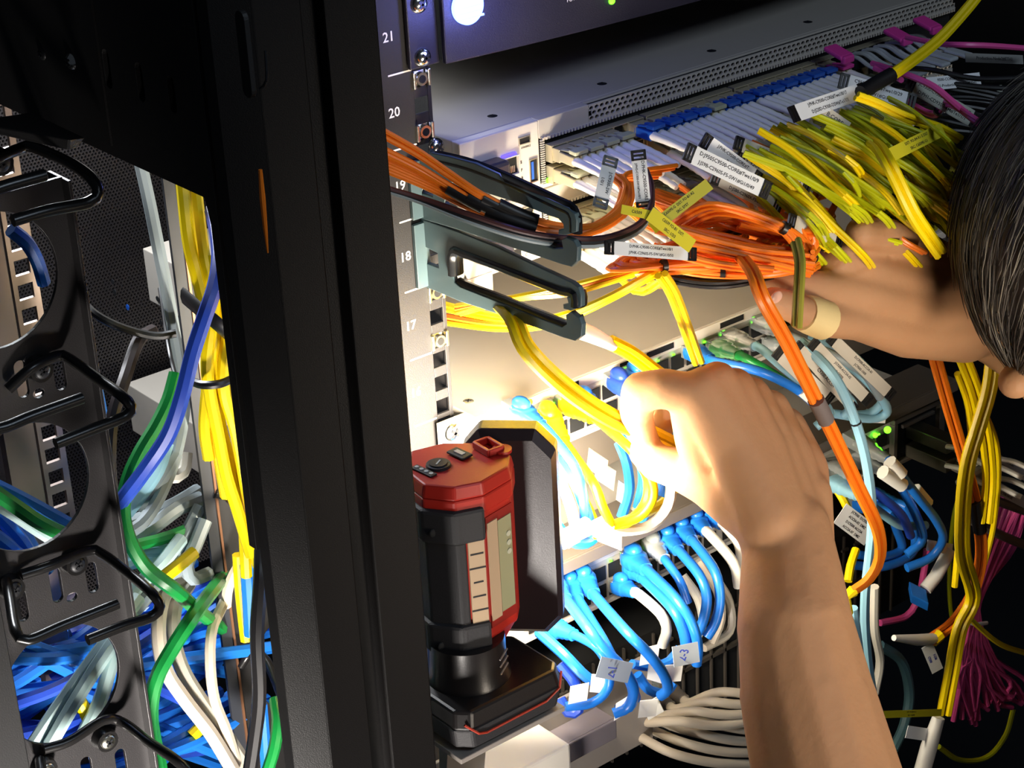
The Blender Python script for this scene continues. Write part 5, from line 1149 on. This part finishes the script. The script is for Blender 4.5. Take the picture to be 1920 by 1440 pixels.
PL = [([(60, 1400, 60), (100, 1340, 58), (150, 1270, 56), (210, 1190, 60), (260, 1120, 70)], 4.6), ([(80, 1420, 52), (120, 1350, 50), (165, 1275, 50), (205, 1215, 52), (250, 1150, 60)], 4.6), ([(150, 1390, 50), (185, 1320, 50), (210, 1240, 52), (235, 1170, 60)], 4.6),
      ([(235, 1130, 90), (262, 1095, 90), (300, 1060, 90), (340, 1010, 100)], 4.6), ([(240, 1160, 86), (275, 1120, 86), (300, 1090, 90), (350, 1060, 100)], 4.4),
      ([(215, 1048, 110), (260, 1035, 110), (300, 1032, 110), (335, 1034, 115)], 4.6), ([(218, 1062, 106), (262, 1052, 106), (310, 1050, 108), (340, 1044, 112)], 4.6),
      ([(240, 1015, 120), (290, 985, 118), (330, 955, 118), (375, 935, 122)], 5.2), ([(235, 985, 130), (285, 965, 128), (330, 945, 126), (372, 920, 130)], 5.0), ([(255, 950, 100), (285, 920, 96), (310, 885, 94), (330, 850, 96)], 5.0),
      ([(225, 975, 100), (265, 925, 96), (295, 880, 94), (312, 830, 96)], 5.0), ([(385, 975, 100), (365, 1025, 96), (350, 1062, 94), (362, 1085, 94), (392, 1075, 98)], 4.6), ([(376, 950, 110), (350, 1000, 106), (320, 1050, 104), (290, 1085, 104)], 4.6)]
for k, (P, r) in enumerate(PL): cord('ethernet_cable', 'pale blue-grey cable among the left tangle, %s of thirteen from the bottom up' % ORD[k], IL, 'pale cables of the left tangle', P, r, [PG, PG, PG, PG, GY, LB, LB, GY, GY, GY, LB, GY, GY][k])
for k, P in enumerate(([(150, 1315, 58), (158, 1330, 58), (165, 1345, 58)], [(310, 1080, 60), (335, 1060, 60), (365, 1035, 62)], [(360, 1380, 90), (368, 1372, 90), (376, 1364, 90)])):
    cord('ethernet_cable', 'short yellow cable end in the left tangle, %s from the left' % ORD[k], IL, 'yellow ends in the left tangle', P, 4.2, YE)
for k, (u_, v_) in enumerate(((300, 890), (335, 880))):
    cord('ethernet_cable', 'white looped cable with a black clip below the lower chassis corner, %s' % ['left', 'right'][k], IL, None, [(u_ - 20, v_ - 60, 150), (u_ - 38, v_ - 20, 130), (u_ - 20, v_ + 14, 125), (u_ + 8, v_ + 4, 125), (u_ + 14, v_ - 30, 130)], 4.6, [CR_, WH][k])
# orange light in the post slit put in as a tube; rear rail and perforated door
t = thing('slit_light', 'thin orange tube added for the orange light in a slit of the black post', CAT, atx(492, 400, -229)); a = [atx(488, 318, -228.8), atx(492, 370, -229.2), atx(497, 425, -229), atx(502, 474, -228.6)]
M().tube(a, [.9, 1.4, 1.1, .4], 8).build('jacket', OR, t, smooth='auto')
t = thing('rear_rail', 'bare steel rear rail with square holes behind the uppermost round hole', 'rack rail', at(50, 600, 160))
a = at(58, 600, 160).x
m = M(); m.box(a - 8, a - 5, 160, 163, -420, 160); m.box(a + 5, a + 9, 160, 163, -420, 160)
z = -420
while z < 150: m.box(a - 5, a + 5, 160, 163, z, z + 6); z += 15.9
m.build('face', mat('worn steel', '8a7c76', .35, .7), t)
M().box(a - 34, a - 14, 150, 158, -420, 160).build('side_channel', mat('worn steel', '8a7c76', .35, .7), t)
d = thing('perforated_door', 'dark perforated steel rear door seen deep at upper left', 'rack door', (-70, 470, -420))
M().box(-260, 120, 470, 471.5, -420, 220).build('sheet', perf_m, d)
M().box(-112, -98, 452, 456, -420, 220).build('edge_strip', perf_m, d)
M().box(-128, -113, 440, 462, -420, 220).build('frame', side_paint, d)
# screw holes on the chassis sides seen through the gap
for (u_, v_, r) in ((212, 528, 2.2), (216, 548, 2.6), (240, 576, 2.4), (296, 560, 2.2), (303, 605, 2.2)):
    p = atx(u_, v_, 12.2); M().tube([p, p + Vector((-.6, 0, 0))], r, 12).build('side_screw', dark_metal if r != 2.4 else clip_b, sw15)
# ================================================================ person
pers = thing('person', 'person with short dark greying hair reaching both bare hands into the rack', 'person', at(2500, 1500, -420))
BM = M()
def limb(pts, ball_n=8, seg=14):
    """tapering closed capsule chain: (u, v, y, r)"""
    q = [(pt(p[:3]) if p[0] != 'w' else Vector(p[1:4]), p[-1]) for p in pts]
    for c, r in q: BM.ball(c, r, n=ball_n)
    for (a, ra), (b, rb) in zip(q, q[1:]):
        n = max(2, int((b - a).length / 6)); BM.tube([a.lerp(b, i / n) for i in range(n + 1)], [ra + (rb - ra) * i / n for i in range(n + 1)], seg)
# right forearm, wrist, hand
limb([(2300, 1500, -430, 55), (1950, 1800, -400, 50), (1640, 1720, -330, 46), (1560, 1500, -290, 43.5), (1514, 1310, -255, 39), (1492, 1180, -235, 34), (1484, 1080, -215, 30), (1478, 1000, -200, 26)])
limb([(1455, 1010, -200, 22), (1425, 930, -188, 19)]); limb([(1506, 1030, -203, 19), (1512, 930, -188, 16)])
for mc in ([(1440, 975, -198, 20), (1372, 840, -170, 15), (1298, 738, -150, 12)], [(1460, 975, -198, 20), (1400, 830, -172, 15), (1345, 716, -152, 12.5)], [(1485, 975, -196, 20), (1450, 850, -172, 15.5), (1408, 744, -152, 12.5)], [(1510, 975, -194, 16), (1508, 880, -172, 15), (1474, 800, -154, 12.5)]): limb(mc)
limb([(1400, 880, -170, 16), (1500, 880, -168, 15)]); limb([(1460, 975, -198, 20), (1425, 840, -174, 15.5), (1378, 728, -153, 12.5)]); limb([(1500, 975, -194, 19), (1480, 865, -173, 15.5), (1444, 768, -154, 12.5)]); limb([(1450, 975, -198, 20), (1386, 835, -172, 15.5), (1320, 726, -152, 12.5)]); limb([(1330, 900, -152, 12), (1300, 830, -146, 11), (1290, 770, -146, 11)]); limb([(1360, 820, -158, 13), (1440, 820, -160, 14)])
limb([(1298, 738, -150, 12), (1245, 728, -138, 12), (1202, 734, -126, 12), (1192, 772, -116, 10.5), (1200, 806, -110, 9.6), (1218, 836, -106, 7.8)])
limb([(1345, 716, -152, 12.5), (1280, 745, -118, 10.5), (1238, 790, -98, 9), (1236, 830, -90, 7.5)])
limb([(1408, 744, -152, 12.5), (1352, 790, -108, 10.5), (1300, 840, -84, 8.5), (1290, 868, -80, 7.5)])
limb([(1474, 800, -154, 12.5), (1420, 850, -112, 9.5), (1376, 892, -88, 8), (1360, 905, -86, 7)])
limb([(1440, 975, -195, 21), (1385, 945, -176, 17), (1325, 905, -152, 14), (1268, 878, -130, 12.5), (1232, 868, -116, 11.6), (1204, 848, -104, 9)])
limb([(1385, 945, -176, 16), (1400, 880, -165, 15)])
# left hand
limb([(2350, 1150, -260, 50), (2250, 980, -230, 44), (2060, 760, -190, 38), (1960, 660, -165, 31), (1880, 618, -156, 26), (1830, 598, -154, 24)])
limb([(1850, 570, -152, 20), (1800, 530, -152, 18)])
for mc in ([(1810, 618, -156, 22), (1700, 618, -164, 18), (1612, 602, -170, 12.5)], [(1810, 590, -154, 21), (1710, 575, -166, 17), (1622, 552, -172, 12)], [(1810, 560, -152, 20), (1715, 535, -164, 15), (1632, 508, -168, 11.5)], [(1810, 535, -150, 18), (1720, 500, -158, 14), (1645, 472, -160, 11)]): limb(mc)
limb([(1612, 602, -170, 12.2), (1545, 600, -176, 10.6), (1500, 583, -176, 9.6), (1465, 567, -172, 8.6), (1448, 560, -170, 7.4)])
limb([(1622, 552, -172, 12), (1540, 540, -168, 10.2), (1480, 530, -160, 9), (1432, 522, -152, 7.6), (1418, 519, -150, 6.8)])
limb([(1632, 508, -168, 11.5), (1575, 485, -164, 10.4), (1535, 490, -152, 9), (1515, 505, -142, 8)])
limb([(1645, 472, -160, 11), (1590, 462, -158, 10), (1548, 468, -146, 8.8), (1528, 476, -138, 7.8)])
limb([(1800, 530, -150, 18), (1740, 480, -158, 14), (1690, 448, -166, 11), (1645, 438, -172, 10.6), (1612, 436, -174, 9.2)])
# head with face, neck, torso
HC = at(2122, 430, -285)
fx = (at(1990, 760, -240) - HC).normalized()       # face looks down towards the cords
BM.ball(HC, 84, 96, 100, 14)
BM.ball(HC + fx * 34, 62, 70, 70, 10)
sd = fx.cross(Vector((.5, .7, -.4))).normalized()
nose = at(1903, 716, -262)
limb([('w', *(HC + fx * 74), 24), ('w', *nose, 10.5)])
ch = HC + fx * 100 + (HC - nose).normalized() * 30; BM.ball(ch, 30, n=10)
BM.ball(HC + fx * 60 + Vector((10, -64, 10)), 13, 7, 20, 8)
limb([(2140, 520, -300, 62), (2330, 760, -360, 58), (2450, 900, -400, 70)])
tb = at(2500, 1400, -430)
BM.ball(tb, 150, 110, 190, 12); BM.ball(tb + Vector((20, -30, -260)), 135, 100, 220, 12)
limb([(2450, 1000, -400, 70), (2350, 1150, -300, 56)]); limb([(2500, 1350, -460, 75), (2300, 1500, -430, 56)])
org = ORG[pers.name]
me = bpy.data.meshes.new('raw'); me.from_pydata([(p - org) * K for p in BM.v], [], BM.f)
tmp = bpy.data.objects.new('raw', me); COL.objects.link(tmp)
r = tmp.modifiers.new('r', 'REMESH'); r.mode = 'VOXEL'; r.voxel_size = 0.0021; r.use_smooth_shade = True
s_ = tmp.modifiers.new('s', 'SMOOTH'); s_.factor = 0.6; s_.iterations = 9
dg = bpy.context.evaluated_depsgraph_get(); body = bpy.data.meshes.new_from_object(tmp.evaluated_get(dg))
bpy.data.objects.remove(tmp); body.name = 'body'; body.materials.clear(); body.materials.append(skin)
for p in body.polygons: p.use_smooth = True
bo = bpy.data.objects.new('body', body); COL.objects.link(bo); bo.parent = pers; ORG[bo.name] = org
# nails, bandage
p = at(1456, 557, -176); M().ball(p, 4.6, 1.6, 3.6, 8).build('fingernail', nail_m, bo, smooth=True)
M().tube([at(1505, 586, -176), at(1518, 590, -176), at(1545, 600, -176)], [10.6, 11.4, 11.9], 20).build('bandage', bandage, pers, smooth='auto')
# hair: cap and strands
M().ball(HC, 86.5, 98.5, 102.5, 18).build('hair_cap', hair_m, pers, smooth=True)
hr = random.Random(5); hm = M(); hg = M()
def srf(p, k=1.0):
    d = p - HC; d = Vector((d.x / 88, d.y / 100, d.z / 104)).normalized() * k; return HC + Vector((d.x * 88, d.y * 100, d.z * 104))
crown = at(2000, 150, -330) - HC
for i in range(2600):
    dv = Vector((hr.gauss(0, 1), hr.gauss(0, 1), hr.gauss(0, 1))).normalized()
    p0 = srf(HC + dv * 50)
    if (p0 - HC).dot(Vector((.5548, .7134, -.428))) > 45: continue
    pts = []; k0 = 1.0 + hr.random() * .05; p = p0
    tgt = (nose - HC).normalized()
    L = hr.uniform(28, 60)
    for j in range(6):
        pts.append(srf(p, k0 + .012 * j)); n_ = (p - HC).normalized(); g = (tgt - n_ * tgt.dot(n_)); g = g.normalized() if g.length > .05 else Vector((0, 0, -1))
        g = g + Vector((hr.gauss(0, .10), hr.gauss(0, .10), hr.gauss(0, .10))); p = p + g * L / 5
    (hg if i % 4 == 0 else hm).tube(pts, [.55, .55, .5, .42, .3, .12], 3, closed_ends=False)
hm.build('hair', hair_m, pers, smooth=True); hg.build('grey_hair', hair_g, pers, smooth=True)
# shirt
m = M(); m.ball(tb, 158, 118, 196, 14); m.ball(tb + Vector((20, -30, -260)), 142, 108, 226, 14)
m.tube([at(2450, 950, -400), at(2380, 1100, -330), at(2330, 1130, -270)], [74, 66, 60], 20); m.tube([at(2500, 1330, -470), at(2300, 1500, -432), at(2150, 1620, -415)], [84, 66, 62], 20)
m.build('shirt', shirt_m, pers, smooth='auto')
